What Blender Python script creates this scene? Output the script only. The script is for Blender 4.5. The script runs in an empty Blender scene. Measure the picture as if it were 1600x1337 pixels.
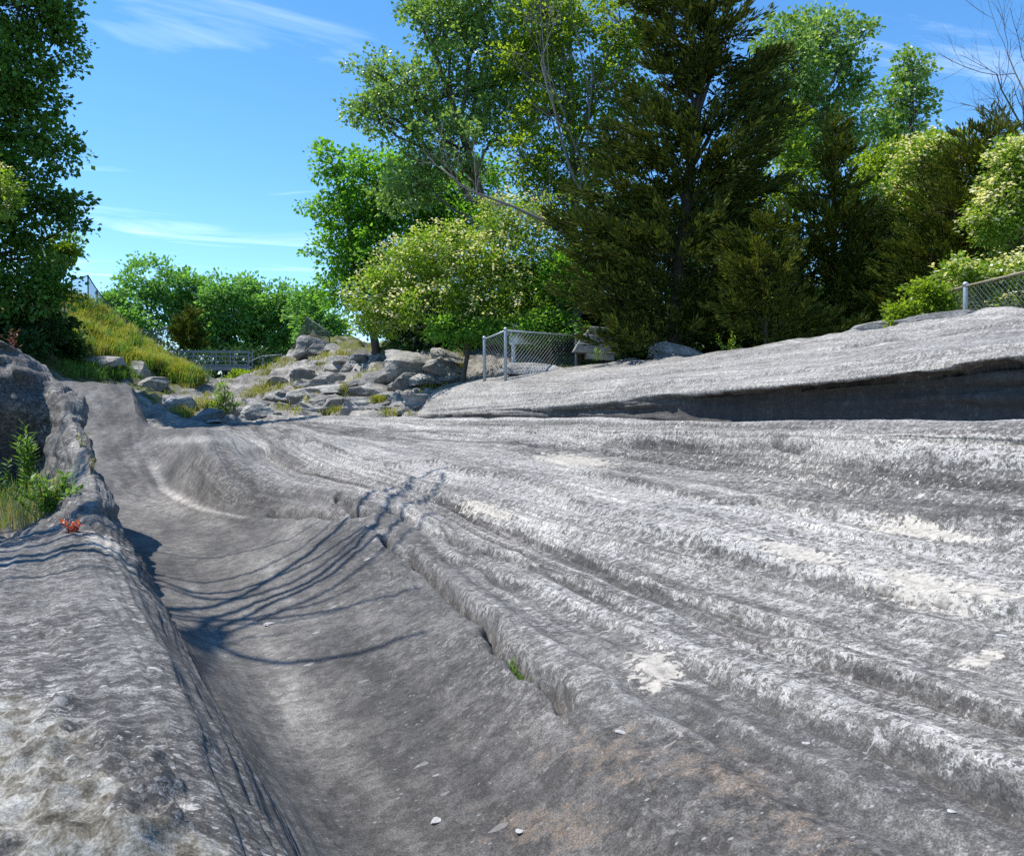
import bpy, math, random
import numpy as np
from mathutils import Vector
R = math.radians
random.seed(7); RNG = np.random.default_rng(7)
scene = bpy.context.scene
COL = scene.collection

# ------------------------------------------------------------------ camera
W0, H0, FPX, HOR = 1600.0, 1337.0, 1386.0, 640.0
CAMZ, YAW = 1.7, R(21.6)
PITCH = math.atan((H0/2 - HOR)/FPX) * -1.0     # horizon lies a little above the middle
cam = bpy.data.cameras.new('camera'); camo = bpy.data.objects.new('camera', cam); COL.objects.link(camo)
cam.sensor_width = 36; cam.lens = 36*FPX/W0; cam.clip_end = 3000; cam.clip_start = 0.05
camo.location = (0, 0, CAMZ); camo.rotation_euler = (R(90)+PITCH, 0, -YAW)
scene.camera = camo
SA, CA = math.sin(YAW), math.cos(YAW)
FW = np.array([SA, CA, 0]); RT = np.array([CA, -SA, 0])
CP, SP = math.cos(PITCH), math.sin(PITCH)
FWD = np.array([SA*CP, CA*CP, SP]); UPV = np.array([-SA*SP, -CA*SP, CP]); CAMP = np.array([0, 0, CAMZ])
def ray(px, py):
    d = FWD + RT*((px-W0/2)/FPX) + UPV*((H0/2-py)/FPX)
    return d/np.dot(d, FW)                       # unit forward (horizontal) distance
def at(px, py, f):                               # point seen at a pixel, f metres ahead
    return CAMP + ray(px, py)*f
def project(P):
    d = P - CAMP
    f = d@FWD
    return W0/2 + FPX*(d@RT)/f, H0/2 - FPX*(d@UPV)/f, d@FW

# ------------------------------------------------------------------ light
SUN_AZ, SUN_EL = R(-60), R(61)                   # azimuth from +Y (negative: to the left)
SUND = np.array([math.sin(SUN_AZ)*math.cos(SUN_EL), math.cos(SUN_AZ)*math.cos(SUN_EL), math.sin(SUN_EL)])
sl = bpy.data.lights.new('sun', 'SUN'); sl.energy = 3.7; sl.angle = R(0.5); sl.color = (1, .945, .87)
so = bpy.data.objects.new('sun', sl); COL.objects.link(so)
so.rotation_euler = Vector(SUND).to_track_quat('Z', 'Y').to_euler(); so.location = (-20, 10, 40)
world = bpy.data.worlds.new('World'); scene.world = world; world.use_nodes = True
def build_world():
    nt = world.node_tree; n = nt.nodes; l = nt.links; n.clear()
    out = n.new('ShaderNodeOutputWorld'); bg = n.new('ShaderNodeBackground'); bg.inputs[1].default_value = 0.14
    sky = n.new('ShaderNodeTexSky'); sky.sky_type = 'NISHITA'; sky.sun_disc = False
    sky.sun_elevation = SUN_EL; sky.sun_rotation = SUN_AZ; sky.air_density = 0.8; sky.dust_density = 0.0; sky.ozone_density = 3.0
    hs = n.new('ShaderNodeHueSaturation'); hs.inputs['Saturation'].default_value = 1.22; hs.inputs['Hue'].default_value = .497; hs.inputs['Value'].default_value = 1.0
    l.new(sky.outputs[0], hs.inputs['Color'])
    tc = n.new('ShaderNodeTexCoord'); sep = n.new('ShaderNodeSeparateXYZ'); l.new(tc.outputs['Generated'], sep.inputs[0])
    add = n.new('ShaderNodeMath'); add.operation = 'MAXIMUM'; add.inputs[1].default_value = .06; l.new(sep.outputs[2], add.inputs[0])
    dx = n.new('ShaderNodeMath'); dx.operation = 'DIVIDE'; l.new(sep.outputs[0], dx.inputs[0]); l.new(add.outputs[0], dx.inputs[1])
    dy = n.new('ShaderNodeMath'); dy.operation = 'DIVIDE'; l.new(sep.outputs[1], dy.inputs[0]); l.new(add.outputs[0], dy.inputs[1])
    cb = n.new('ShaderNodeCombineXYZ'); l.new(dx.outputs[0], cb.inputs[0]); l.new(dy.outputs[0], cb.inputs[1])
    mp = n.new('ShaderNodeMapping'); mp.inputs['Rotation'].default_value = (0, 0, R(25)); mp.inputs['Scale'].default_value = (.55, 1.25, 1); mp.inputs['Location'].default_value = (3, 2, 0)
    l.new(cb.outputs[0], mp.inputs[0])
    n1 = n.new('ShaderNodeTexNoise'); n1.inputs['Scale'].default_value = 1.0; n1.inputs['Detail'].default_value = 9; n1.inputs['Roughness'].default_value = .58; n1.inputs['Distortion'].default_value = .9
    l.new(mp.outputs[0], n1.inputs['Vector'])
    r1 = n.new('ShaderNodeValToRGB'); r1.color_ramp.elements[0].position = .57; r1.color_ramp.elements[1].position = .9
    l.new(n1.outputs[0], r1.inputs[0])
    mm = n.new('ShaderNodeMath'); mm.operation = 'MULTIPLY'; mm.inputs[1].default_value = .6; l.new(r1.outputs[0], mm.inputs[0])
    mx = n.new('ShaderNodeMixRGB'); l.new(mm.outputs[0], mx.inputs[0]); l.new(hs.outputs[0], mx.inputs[1]); mx.inputs[2].default_value = (7.5, 8.2, 9.2, 1)
    l.new(mx.outputs[0], bg.inputs[0]); l.new(bg.outputs[0], out.inputs[0])
build_world()
scene.view_settings.view_transform = 'Standard'; scene.view_settings.look = 'None'
scene.view_settings.exposure = 0.9; scene.view_settings.gamma = 1; scene.view_settings.use_curve_mapping = False
scene.render.engine = 'CYCLES'
scene.cycles.use_denoising = False; scene.cycles.use_adaptive_sampling = True; scene.cycles.adaptive_threshold = 0.008
scene.cycles.max_bounces = 6; scene.cycles.diffuse_bounces = 4; scene.cycles.glossy_bounces = 1; scene.cycles.transparent_max_bounces = 4; scene.cycles.transmission_bounces = 5

# ------------------------------------------------------------------ numpy noise
_perm = RNG.permutation(256).astype(np.int64); _perm = np.concatenate([_perm, _perm, _perm])
_g2 = np.array([(math.cos(a), math.sin(a)) for a in np.linspace(0, 2*math.pi, 32, endpoint=False)])
_g3 = RNG.normal(size=(256, 3)); _g3 /= np.linalg.norm(_g3, axis=1)[:, None]
def fade(t): return t*t*t*(t*(t*6-15)+10)
def noise2(x, y):
    xi = np.floor(x).astype(np.int64); yi = np.floor(y).astype(np.int64); xf = x-xi; yf = y-yi; xi &= 255; yi &= 255
    u = fade(xf); v = fade(yf)
    def g(i, j):
        h = _perm[_perm[xi+i]+yi+j] & 31
        return _g2[h, 0]*(xf-i)+_g2[h, 1]*(yf-j)
    a = g(0, 0); b = g(1, 0); c = g(0, 1); d = g(1, 1)
    return ((a+u*(b-a))*(1-v)+(c+u*(d-c))*v)*1.4
def noise3(x, y, z):
    xi = np.floor(x).astype(np.int64); yi = np.floor(y).astype(np.int64); zi = np.floor(z).astype(np.int64)
    xf = x-xi; yf = y-yi; zf = z-zi; xi &= 255; yi &= 255; zi &= 255
    u = fade(xf); v = fade(yf); w = fade(zf)
    def g(i, j, k):
        h = _perm[_perm[_perm[xi+i]+yi+j]+zi+k]; q = _g3[h]
        return q[..., 0]*(xf-i)+q[..., 1]*(yf-j)+q[..., 2]*(zf-k)
    def lx(j, k):
        a = g(0, j, k); return a+u*(g(1, j, k)-a)
    def ly(k):
        a = lx(0, k); return a+v*(lx(1, k)-a)
    a = ly(0); return (a+w*(ly(1)-a))*1.6
def fbm2(x, y, o=4, g=.5):
    s = 0; a = 1
    for i in range(o): s = s+a*noise2(x*2**i+17*i, y*2**i+9*i); a *= g
    return s
def fbm3(x, y, z, o=4, g=.5):
    s = 0; a = 1
    for i in range(o): s = s+a*noise3(x*2**i+17*i, y*2**i+9*i, z*2**i+5*i); a *= g
    return s
def sstep(a, b, x):
    t = np.clip((x-a)/(b-a), 0, 1); return t*t*(3-2*t)
def pchip(xs, ys, xq):                            # monotone cubic, numpy only
    xs = np.asarray(xs, float); ys = np.asarray(ys, float); h = np.diff(xs); d = np.diff(ys)/h; n = len(xs)
    m = np.zeros(n)
    if n > 2:
        w1 = 2*h[1:]+h[:-1]; w2 = h[1:]+2*h[:-1]; ok = d[:-1]*d[1:] > 0
        with np.errstate(divide='ignore', invalid='ignore'):
            mm = (w1+w2)/(w1/d[:-1]+w2/d[1:])
        m[1:-1] = np.where(ok, mm, 0)
    m[0] = d[0]; m[-1] = d[-1]
    xq = np.clip(xq, xs[0], xs[-1]); i = np.clip(np.searchsorted(xs, xq)-1, 0, n-2)
    t = (xq-xs[i])/h[i]; t2 = t*t; t3 = t2*t
    return (2*t3-3*t2+1)*ys[i]+(t3-2*t2+t)*h[i]*m[i]+(-2*t3+3*t2)*ys[i+1]+(t3-t2)*h[i]*m[i+1]

# ------------------------------------------------------------------ object helpers
def tag(o, label=None, cat=None, group=None, kind=None):
    if label: o['label'] = label
    if cat: o['category'] = cat
    if group: o['group'] = group
    if kind: o['kind'] = kind
    return o
def mesh_np(name, V, F, mat, parent=None, smooth=True, attrs=None):
    V = np.asarray(V, np.float32); F = np.asarray(F, np.int32); k = F.shape[1]
    me = bpy.data.meshes.new(name); me.vertices.add(len(V)); me.vertices.foreach_set('co', V.ravel())
    me.loops.add(F.size); me.loops.foreach_set('vertex_index', F.ravel())
    me.polygons.add(len(F)); me.polygons.foreach_set('loop_start', np.arange(0, F.size, k, dtype=np.int32))
    me.update(calc_edges=True)
    me.polygons.foreach_set('use_smooth', np.full(len(F), smooth))
    for a, v in (attrs or {}).items():
        at_ = me.attributes.new(a, 'FLOAT', 'POINT'); at_.data.foreach_set('value', np.asarray(v, np.float32).ravel())
    if mat: me.materials.append(mat)
    o = bpy.data.objects.new(name, me); COL.objects.link(o)
    if parent is not None: o.parent = parent
    return o
def empty(name, loc):
    o = bpy.data.objects.new(name, None); COL.objects.link(o); o.location = loc; o.empty_display_size = .2
    return o
class MB:                                         # collects quads
    def __init__(s): s.v = []; s.f = []; s.n = 0
    def add(s, V, F):
        V = np.asarray(V, float); F = np.asarray(F, int); s.v.append(V); s.f.append(F+s.n); s.n += len(V)
    def box(s, c, e, ax=None):
        c = np.asarray(c, float); ax = np.eye(3) if ax is None else np.asarray(ax, float); V = []
        for i in (-1, 1):
            for j in (-1, 1):
                for k in (-1, 1): V.append(c+ax[0]*e[0]*i/2+ax[1]*e[1]*j/2+ax[2]*e[2]*k/2)
        s.add(V, [(0, 1, 3, 2), (4, 6, 7, 5), (0, 4, 5, 1), (2, 3, 7, 6), (0, 2, 6, 4), (1, 5, 7, 3)])
    def tube(s, P, r, n=6, cap=True):
        P = np.asarray(P, float); m = len(P); r = np.broadcast_to(np.asarray(r, float), (m,))
        T = np.gradient(P, axis=0); T /= np.linalg.norm(T, axis=1)[:, None]+1e-9
        ref = np.array([0, 0, 1.]) if abs(T[:, 2]).mean() < .8 else np.array([1., 0, 0])
        A = np.cross(T, ref); A /= np.linalg.norm(A, axis=1)[:, None]+1e-9; B = np.cross(T, A)
        a = np.linspace(0, 2*math.pi, n, endpoint=False)
        V = P[:, None]+r[:, None, None]*(A[:, None]*np.cos(a)[None, :, None]+B[:, None]*np.sin(a)[None, :, None])
        F = []
        for i in range(m-1):
            for j in range(n): F.append((i*n+j, i*n+(j+1) % n, (i+1)*n+(j+1) % n, (i+1)*n+j))
        V = V.reshape(-1, 3)
        if cap:
            V = np.vstack([V, P[0], P[-1]])
            for j in range(0, n, 2):
                F.append((m*n, (j+1) % n, j, (j-1) % n)); b = (m-1)*n
                F.append((m*n+1, b+(j-1) % n, b+j, b+(j+1) % n))
        s.add(V, F)
    def build(s, name, mat, parent=None, smooth=False, origin=None):
        V = np.vstack(s.v)
        if parent is not None: V = V-np.array(parent.location)
        elif origin is not None: V = V-np.asarray(origin)
        o = mesh_np(name, V, np.vstack(s.f), mat, parent, smooth)
        if parent is None and origin is not None: o.location = origin
        return o

# ------------------------------------------------------------------ materials
class NT:
    def __init__(s, name):
        s.m = bpy.data.materials.new(name); s.m.use_nodes = True; s.t = s.m.node_tree; s.n = s.t.nodes; s.n.clear()
        s.out = s.n.new('ShaderNodeOutputMaterial')
    def node(s, typ, **kw):
        x = s.n.new('ShaderNode'+typ)
        for k, v in kw.items(): setattr(x, k, v)
        return x
    def set(s, sock, v):
        if hasattr(v, 'is_output'): s.t.links.new(v, sock)
        elif v is not None:
            if isinstance(v, (tuple, list)) and len(v) == 3 and sock.type == 'RGBA': v = (*v, 1)
            sock.default_value = v
    def math(s, op, a, b=None, clamp=False):
        x = s.node('Math', operation=op, use_clamp=clamp); s.set(x.inputs[0], a)
        if b is not None: s.set(x.inputs[1], b)
        return x.outputs[0]
    def mul(s, a, b): return s.math('MULTIPLY', a, b)
    def mix(s, f, a, b, mode='MIX'):
        x = s.node('MixRGB', blend_type=mode); s.set(x.inputs[0], f); s.set(x.inputs[1], a); s.set(x.inputs[2], b); return x.outputs[0]
    def coord(s, kind='Object', scale=(1, 1, 1), rot=(0, 0, 0), loc=(0, 0, 0)):
        tc = s.node('TexCoord'); mp = s.node('Mapping'); s.t.links.new(tc.outputs[kind], mp.inputs[0])
        mp.inputs['Scale'].default_value = scale; mp.inputs['Rotation'].default_value = rot; mp.inputs['Location'].default_value = loc
        return mp.outputs[0]
    def noise(s, vec, scale, detail=6, rough=.55, dist=0, col=False):
        x = s.node('TexNoise'); s.set(x.inputs['Vector'], vec); x.inputs['Scale'].default_value = scale
        x.inputs['Detail'].default_value = detail; x.inputs['Roughness'].default_value = rough; x.inputs['Distortion'].default_value = dist
        return x.outputs[1 if col else 0]
    def voro(s, vec, scale, feature='F1', rnd=1):
        x = s.node('TexVoronoi', feature=feature); s.set(x.inputs['Vector'], vec); x.inputs['Scale'].default_value = scale; x.inputs['Randomness'].default_value = rnd
        return x
    def ramp(s, f, stops, interp='LINEAR'):
        x = s.node('ValToRGB'); cr = x.color_ramp; cr.interpolation = interp
        while len(cr.elements) < len(stops): cr.elements.new(.5)
        for e, (p, c) in zip(cr.elements, stops):
            e.position = p; e.color = (c, c, c, 1) if not isinstance(c, (tuple, list)) else (*c, 1)
        s.set(x.inputs[0], f); return x.outputs[0]
    def rng(s, v, a, b, c=0, d=1):
        x = s.node('MapRange'); x.interpolation_type = 'SMOOTHSTEP'; s.set(x.inputs[0], v)
        for i, q in enumerate((a, b, c, d)): s.set(x.inputs[i+1], q)
        return x.outputs[0]
    def attr(s, name):
        x = s.node('Attribute', attribute_name=name); return x.outputs['Fac']
    def bump(s, h, strength=.4, dist=.02, normal=None):
        x = s.node('Bump'); x.inputs['Strength'].default_value = strength; x.inputs['Distance'].default_value = dist; s.set(x.inputs['Height'], h)
        if normal is not None: s.set(x.inputs['Normal'], normal)
        return x.outputs[0]
    def principled(s, col, rough=.8, spec=.3, normal=None, metal=0):
        p = s.node('BsdfPrincipled'); s.set(p.inputs['Base Color'], col); s.set(p.inputs['Roughness'], rough)
        s.set(p.inputs['Specular IOR Level'], spec); p.inputs['Metallic'].default_value = metal
        if normal is not None: s.set(p.inputs['Normal'], normal)
        return p.outputs[0]
    def done(s, sh): s.t.links.new(sh, s.out.inputs[0]); return s.m

def mat_bedrock():
    t = NT('limestone_bedrock')
    P = t.coord(); S = t.coord(scale=(1, .25, 1), rot=(0, 0, R(4)))           # S runs along the grooves
    X = t.coord(scale=(.66, 1.1, .9), rot=(0, 0, R(-35)))                      # X runs slantwise across them
    pale, smooth, cream, rust, stain_shade, lich = (t.attr(a) for a in ('pale', 'smooth', 'cream', 'rust', 'stain_shade', 'lich'))
    inv = t.math('SUBTRACT', 1.0, smooth)
    inv = t.mul(inv, t.rng(t.noise(t.coord(scale=(1, .5, 1)), 1.3, 3, .6), .36, .56, .3, 1.0))
    big = t.noise(S, 1.7, 4, .6); s1 = t.noise(P, 130, 2, .6); s2 = t.noise(t.coord(scale=(.85, 1, 1)), 26, 5, .72); pn = t.noise(X, 15, 5, .70, .6); gx = t.node('CombineXYZ'); sy = t.node('SeparateXYZ'); t.set(sy.inputs[0], P); t.set(gx.inputs[0], t.mul(t.attr('groove'), 9.0)); t.set(gx.inputs[1], t.mul(sy.outputs[1], .22)); st = t.noise(gx.outputs[0], 1.0, 5, .68, .25); st2 = t.noise(gx.outputs[0], 5.0, 3, .6); b2 = t.noise(P, 7, 5, .7)
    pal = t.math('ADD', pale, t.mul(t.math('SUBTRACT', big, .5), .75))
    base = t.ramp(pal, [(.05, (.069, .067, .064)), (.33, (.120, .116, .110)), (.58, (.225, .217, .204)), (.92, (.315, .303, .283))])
    base = t.mix(1, base, t.rng(s1, .34, .66, .66, 1.36), 'MULTIPLY')
    cv = t.voro(t.mix(.10, t.coord(scale=(.5, 1.0, .8), rot=(0, 0, R(-40))), t.noise(P, 9, 4, .7, col=True)), 15); cs = t.node('SeparateXYZ'); t.set(cs.inputs[0], cv.outputs['Color'])
    base = t.mix(t.mul(inv, .9), base, t.mix(1, base, t.rng(cs.outputs[0], .1, .9, .70, 1.28), 'MULTIPLY'))
    base = t.mix(1, base, t.rng(s2, .455, .545, t.rng(inv, 0, 1, .86, .60), t.rng(inv, 0, 1, 1.12, 1.38)), 'MULTIPLY')
    gk = t.rng(t.attr('groove'), 8.9, 10.0, .10, 1.0); base = t.mix(gk, base, t.mix(1, base, t.rng(st, .40, .60, .74, 1.2), 'MULTIPLY'), 'MIX'); base = t.mix(gk, base, t.mix(1, base, t.rng(st2, .42, .58, .89, 1.09), 'MULTIPLY')); base = t.mix(t.mul(gk, t.mul(t.rng(t.math('ABSOLUTE', t.math('SUBTRACT', st, .5)), 0, .008, 1, 0), t.rng(b2, .42, .55, 0, .75))), base, (.05, .048, .045)); base = t.mix(1, base, t.rng(b2, .44, .56, .78, 1.17), 'MULTIPLY'); base = t.mix(1, base, t.mix(t.rng(t.noise(t.coord(scale=(1, .45, 1), loc=(3, 1, 0)), 1.0, 3, .65), .38, .62), (.78, .775, .77), (1.13, 1.115, 1.08)), 'MULTIPLY')
    # pale crust in crisp plaques
    ln = t.math('ADD', t.math('ADD', t.mul(pn, .72), t.mul(s2, .28)), t.mul(t.math('SUBTRACT', pale, .5), .20))
    lm = t.mul(t.rng(ln, .560, .574), t.mul(t.math('MAXIMUM', inv, t.mul(gk, .7)), .78)); base = t.mix(lm, base, t.mix(1, (.42, .408, .385), t.rng(s1, .3, .7, .8, 1.2), 'MULTIPLY'))
    # dark flecks and veins
    dn = t.noise(t.coord(scale=(.7, 1, 1), rot=(0, 0, R(-60))), 34, 4, .72, .3)
    dk = t.mul(t.rng(dn, .548, .562), t.mul(t.math('MAXIMUM', inv, t.mul(gk, .8)), t.rng(b2, .36, .52, .25, 1.0))); base = t.mix(dk, base, (.055, .052, .048))
    vein = t.rng(t.math('ABSOLUTE', t.math('SUBTRACT', t.noise(X, 5.5, 4, .6, .8), .5)), 0, .016, 1, 0)
    vein = t.mul(vein, t.mul(t.rng(b2, .45, .6), t.mul(inv, t.rng(pale, .3, .6)))); base = t.mix(t.mul(vein, .85), base, (.045, .042, .04))
    # white shell and lichen flecks
    vf = t.voro(t.mix(.06, t.coord(scale=(.55, 1.0, .8), rot=(0, 0, R(-35))), t.noise(X, 12, 2, .6, col=True)), 17)
    sp = t.node('SeparateXYZ'); t.set(sp.inputs[0], vf.outputs['Color'])
    fl = t.math('GREATER_THAN', t.math('SUBTRACT', t.rng(sp.outputs[0], .66, 1.0, 0, .36), vf.outputs['Distance']), .03)
    fl = t.mul(fl, t.mul(t.rng(sp.outputs[1], .3, .9, .15, .9), t.rng(big, .42, .6, .1, 1))); base = t.mix(t.mul(fl, t.rng(inv, 0, 1, .55, 1)), base, (.46, .45, .43))
    vp = t.voro(t.coord(scale=(.8, 1, 1), loc=(5, 2, 0)), 70); sp3 = t.node('SeparateXYZ'); t.set(sp3.inputs[0], vp.outputs['Color'])
    pit = t.math('GREATER_THAN', t.math('SUBTRACT', t.rng(sp3.outputs[0], .80, 1, 0, .42), vp.outputs['Distance']), .03); base = t.mix(t.mul(pit, t.math('ADD', t.mul(gk, .6), .2)), base, (.05, .048, .045))
    vf2 = t.voro(t.coord(scale=(.6, 1, .8), rot=(0, 0, R(-25))), 48); sp2 = t.node('SeparateXYZ'); t.set(sp2.inputs[0], vf2.outputs['Color'])
    f2 = t.math('GREATER_THAN', t.math('SUBTRACT', t.rng(sp2.outputs[0], .82, 1, 0, .34), vf2.outputs['Distance']), .04)
    base = t.mix(t.mul(f2, t.rng(inv, 0, 1, .35, .65)), base, (.40, .39, .38))
    # cream crust, rust staining, crumbly lichen, black crack dirt and wall streaks, painted shade
    cm = t.rng(t.math('ADD', cream, t.math('ADD', t.mul(t.math('SUBTRACT', pn, .5), 1.5), t.mul(t.math('SUBTRACT', s2, .5), 1.1))), .5, .53); base = t.mix(t.mul(cm, .85), base, t.mix(1, (.41, .38, .325), t.rng(s2, .38, .62, .78, 1.18), 'MULTIPLY'))
    rm = t.rng(t.math('ADD', rust, t.math('ADD', t.mul(t.math('SUBTRACT', b2, .5), 1.2), t.mul(t.math('SUBTRACT', pn, .5), 1.5))), .42, .68); base = t.mix(t.mul(rm, t.rng(pn, .38, .62, .15, .55)), base, t.mix(1, t.mix(t.rng(s2, .4, .6), (.20, .165, .13), (.15, .105, .07)), t.rng(s1, .35, .65, .7, 1.35), 'MULTIPLY'))
    om = t.rng(t.math('ADD', lich, t.mul(t.math('SUBTRACT', b2, .5), 1.4)), .4, .6)
    base = t.mix(t.mul(om, .9), base, t.mix(1, t.ramp(t.noise(P, 11, 5, .75), [(.34, (.04, .036, .028)), (.45, (.12, .108, .082)), (.53, (.22, .212, .185)), (.66, (.37, .362, .33))]), t.rng(s1, .35, .65, .75, 1.25), 'MULTIPLY'))
    sm = t.mul(stain_shade, t.rng(t.noise(t.coord(scale=(1, 1, .22)), 5, 4, .65), .3, .72, 1, .4)); base = t.mix(sm, base, (.042, .04, .04))
    h = t.math('ADD', t.mul(s2, t.math('ADD', t.mul(inv, .75), .15)), t.mul(t.mul(st, gk), .4)); h = t.math('ADD', h, t.mul(b2, .5))
    nrm = t.bump(h, .32, .022)
    return t.done(t.principled(base, .85, .22, nrm))
def mat_boulder():
    t = NT('rubble_rock'); P = t.coord(); G = t.node('ObjectInfo').outputs['Random']
    a = t.noise(P, 2.2, 9, .65); b = t.noise(P, 14, 7, .7)
    c = t.ramp(a, [(.25, (.10, .098, .095)), (.5, (.24, .235, .225)), (.72, (.40, .385, .36))])
    c = t.mix(1, c, t.rng(b, .3, .7, .7, 1.3), 'MULTIPLY'); c = t.mix(1, c, t.rng(G, 0, 1, .75, 1.2), 'MULTIPLY')
    c = t.mix(t.mul(t.rng(t.noise(P, 5, 7, .7), .6, .66), .7), c, (.5, .48, .44))
    c = t.mix(t.mul(t.rng(t.noise(P, 3, 7, .7, .5), .6, .68), .7), c, (.06, .055, .05))
    h = t.math('ADD', a, t.mul(b, .35))
    return t.done(t.principled(c, .9, .2, t.bump(h, .8, .12)))
def mat_ground():
    t = NT('bank_ground'); P = t.coord(); veg = t.attr('veg')
    a = t.noise(t.coord(scale=(1, 1, 2.5)), .9, 10, .65); b = t.noise(P, 6, 8, .7)
    rock = t.ramp(a, [(.3, (.09, .087, .08)), (.5, (.23, .22, .205)), (.7, (.38, .36, .33))]); rock = t.mix(1, rock, t.rng(b, .3, .7, .65, 1.3), 'MULTIPLY')
    gr = t.ramp(t.noise(P, 2.5, 8, .7), [(.3, (.05, .055, .02)), (.5, (.11, .12, .035)), (.7, (.2, .19, .07))])
    f = t.rng(t.math('ADD', veg, t.mul(t.math('SUBTRACT', t.noise(P, 1.5, 8, .7), .5), 1.4)), .4, .6)
    return t.done(t.principled(t.mix(f, rock, gr), .95, .15, t.bump(t.math('ADD', a, t.mul(b, .4)), .8, .15)))
def mat_leaf(name, c0, c1, c2, trans=.45, rough=.5, spec=.35, nscale=.35):
    t = NT(name); g = t.node('NewGeometry'); ri = g.outputs['Random Per Island']
    cl = t.noise(t.coord(), nscale, 3, .5)
    f = t.math('ADD', t.mul(ri, .62), t.mul(cl, .45))
    c = t.ramp(f, [(.12, c0), (.52, c1), (.95, c2)])
    p = t.principled(c, rough, spec); tr = t.node('BsdfTranslucent'); t.set(tr.inputs[0], t.mix(1, c, (1.6, 1.55, .55), 'MULTIPLY'))
    m = t.node('MixShader'); m.inputs[0].default_value = trans; t.t.links.new(p, m.inputs[1]); t.t.links.new(tr.outputs[0], m.inputs[2])
    return t.done(m.outputs[0])
def mat_bark(name, c0, c1):
    t = NT(name); a = t.noise(t.coord(scale=(1, 1, .2)), 14, 8, .7)
    return t.done(t.principled(t.ramp(a, [(.3, c0), (.7, c1)]), .95, .15, t.bump(a, .6, .03)))
def mat_plain(name, c0, c1, rough=.6, spec=.4, metal=0, sc=9):
    t = NT(name); a = t.noise(t.coord(), sc, 7, .65)
    return t.done(t.principled(t.ramp(a, [(.3, c0), (.7, c1)]), rough, spec, t.bump(a, .15, .01), metal))

M_BED = mat_bedrock(); M_BOULDER = mat_boulder(); M_GROUND = mat_ground()
M_COTTON = mat_leaf('cottonwood_leaves', (.085, .165, .042), (.17, .30, .08), (.30, .43, .18), .38, .38, .5)
M_GREEN = mat_leaf('broad_green_leaves', (.06, .16, .024), (.13, .30, .046), (.20, .39, .075), .58)
M_FARLEAF = mat_leaf('distant_cottonwood_leaves', (.075, .175, .045), (.15, .31, .09), (.24, .52, .15), .42, nscale=.2)
M_DOGWOOD = mat_leaf('dogwood_leaves', (.09, .165, .02), (.19, .31, .042), (.29, .41, .08), .5)
M_YELLOW = mat_leaf('yellow_green_leaves', (.085, .15, .014), (.18, .28, .03), (.28, .37, .06), .58)
M_MAPLE = mat_leaf('maple_leaves', (.028, .08, .012), (.07, .17, .024), (.14, .27, .045), .30)
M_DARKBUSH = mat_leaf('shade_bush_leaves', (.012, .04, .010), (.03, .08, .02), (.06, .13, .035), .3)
M_CEDAR = mat_leaf('cedar_sprays', (.018, .029, .006), (.052, .072, .012), (.13, .16, .024), .12, .75, .15, .9)
M_CEDAR2 = mat_leaf('young_cedar_sprays', (.026, .042, .007), (.078, .10, .013), (.17, .19, .028), .15, .75, .15, .9)
M_FLOWER = mat_leaf('cream_blossom', (.55, .54, .36), (.72, .70, .52), (.85, .83, .68), .3)
M_GRASS = mat_leaf('yellow_bank_grass', (.16, .18, .03), (.29, .30, .065), (.42, .40, .13), .35, .7, .2, .5)
M_WEED = mat_leaf('weed_leaves', (.06, .13, .02), (.12, .23, .04), (.19, .31, .07), .4)
M_DRY = mat_leaf('dry_grass', (.22, .19, .08), (.36, .31, .15), (.48, .42, .24), .3)
M_RED = mat_leaf('red_leaves', (.28, .03, .02), (.42, .07, .04), (.5, .16, .08), .3)
M_REDDISH = mat_leaf('pinkish_leaves', (.09, .03, .025), (.17, .06, .05), (.24, .11, .08), .3)
M_BARK = mat_bark('grey_bark', (.07, .062, .052), (.17, .155, .135)); M_DEADBARK = mat_bark('dead_wood', (.13, .12, .11), (.29, .275, .255)); M_DARKBARK = mat_bark('cedar_bark', (.035, .026, .02), (.09, .07, .055))
M_GALV = mat_plain('galvanised_steel', (.30, .34, .37), (.45, .49, .52), .5, .5, .35)
M_WIRE = mat_plain('fence_wire', (.16, .17, .17), (.26, .27, .27), .5, .4, .3); M_RAIL = mat_plain('weathered_rail', (.18, .15, .10), (.33, .28, .2), .7, .3)
M_DARKFENCE = mat_plain('dark_fence', (.04, .042, .045), (.09, .09, .095), .6, .3)
M_BRIDGE = mat_plain('bridge_steel', (.15, .175, .185), (.24, .27, .285), .55, .4, .2)
M_STONE = mat_plain('grey_stone_slab', (.19, .185, .175), (.36, .35, .33), .9, .2, 0, 6)
M_CHIP = mat_plain('pale_chip', (.30, .29, .27), (.46, .45, .43), .85, .2, 0, 40); M_WHITE = mat_plain('white_board', (.55, .55, .54), (.72, .72, .71), .7, .3)

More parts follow.
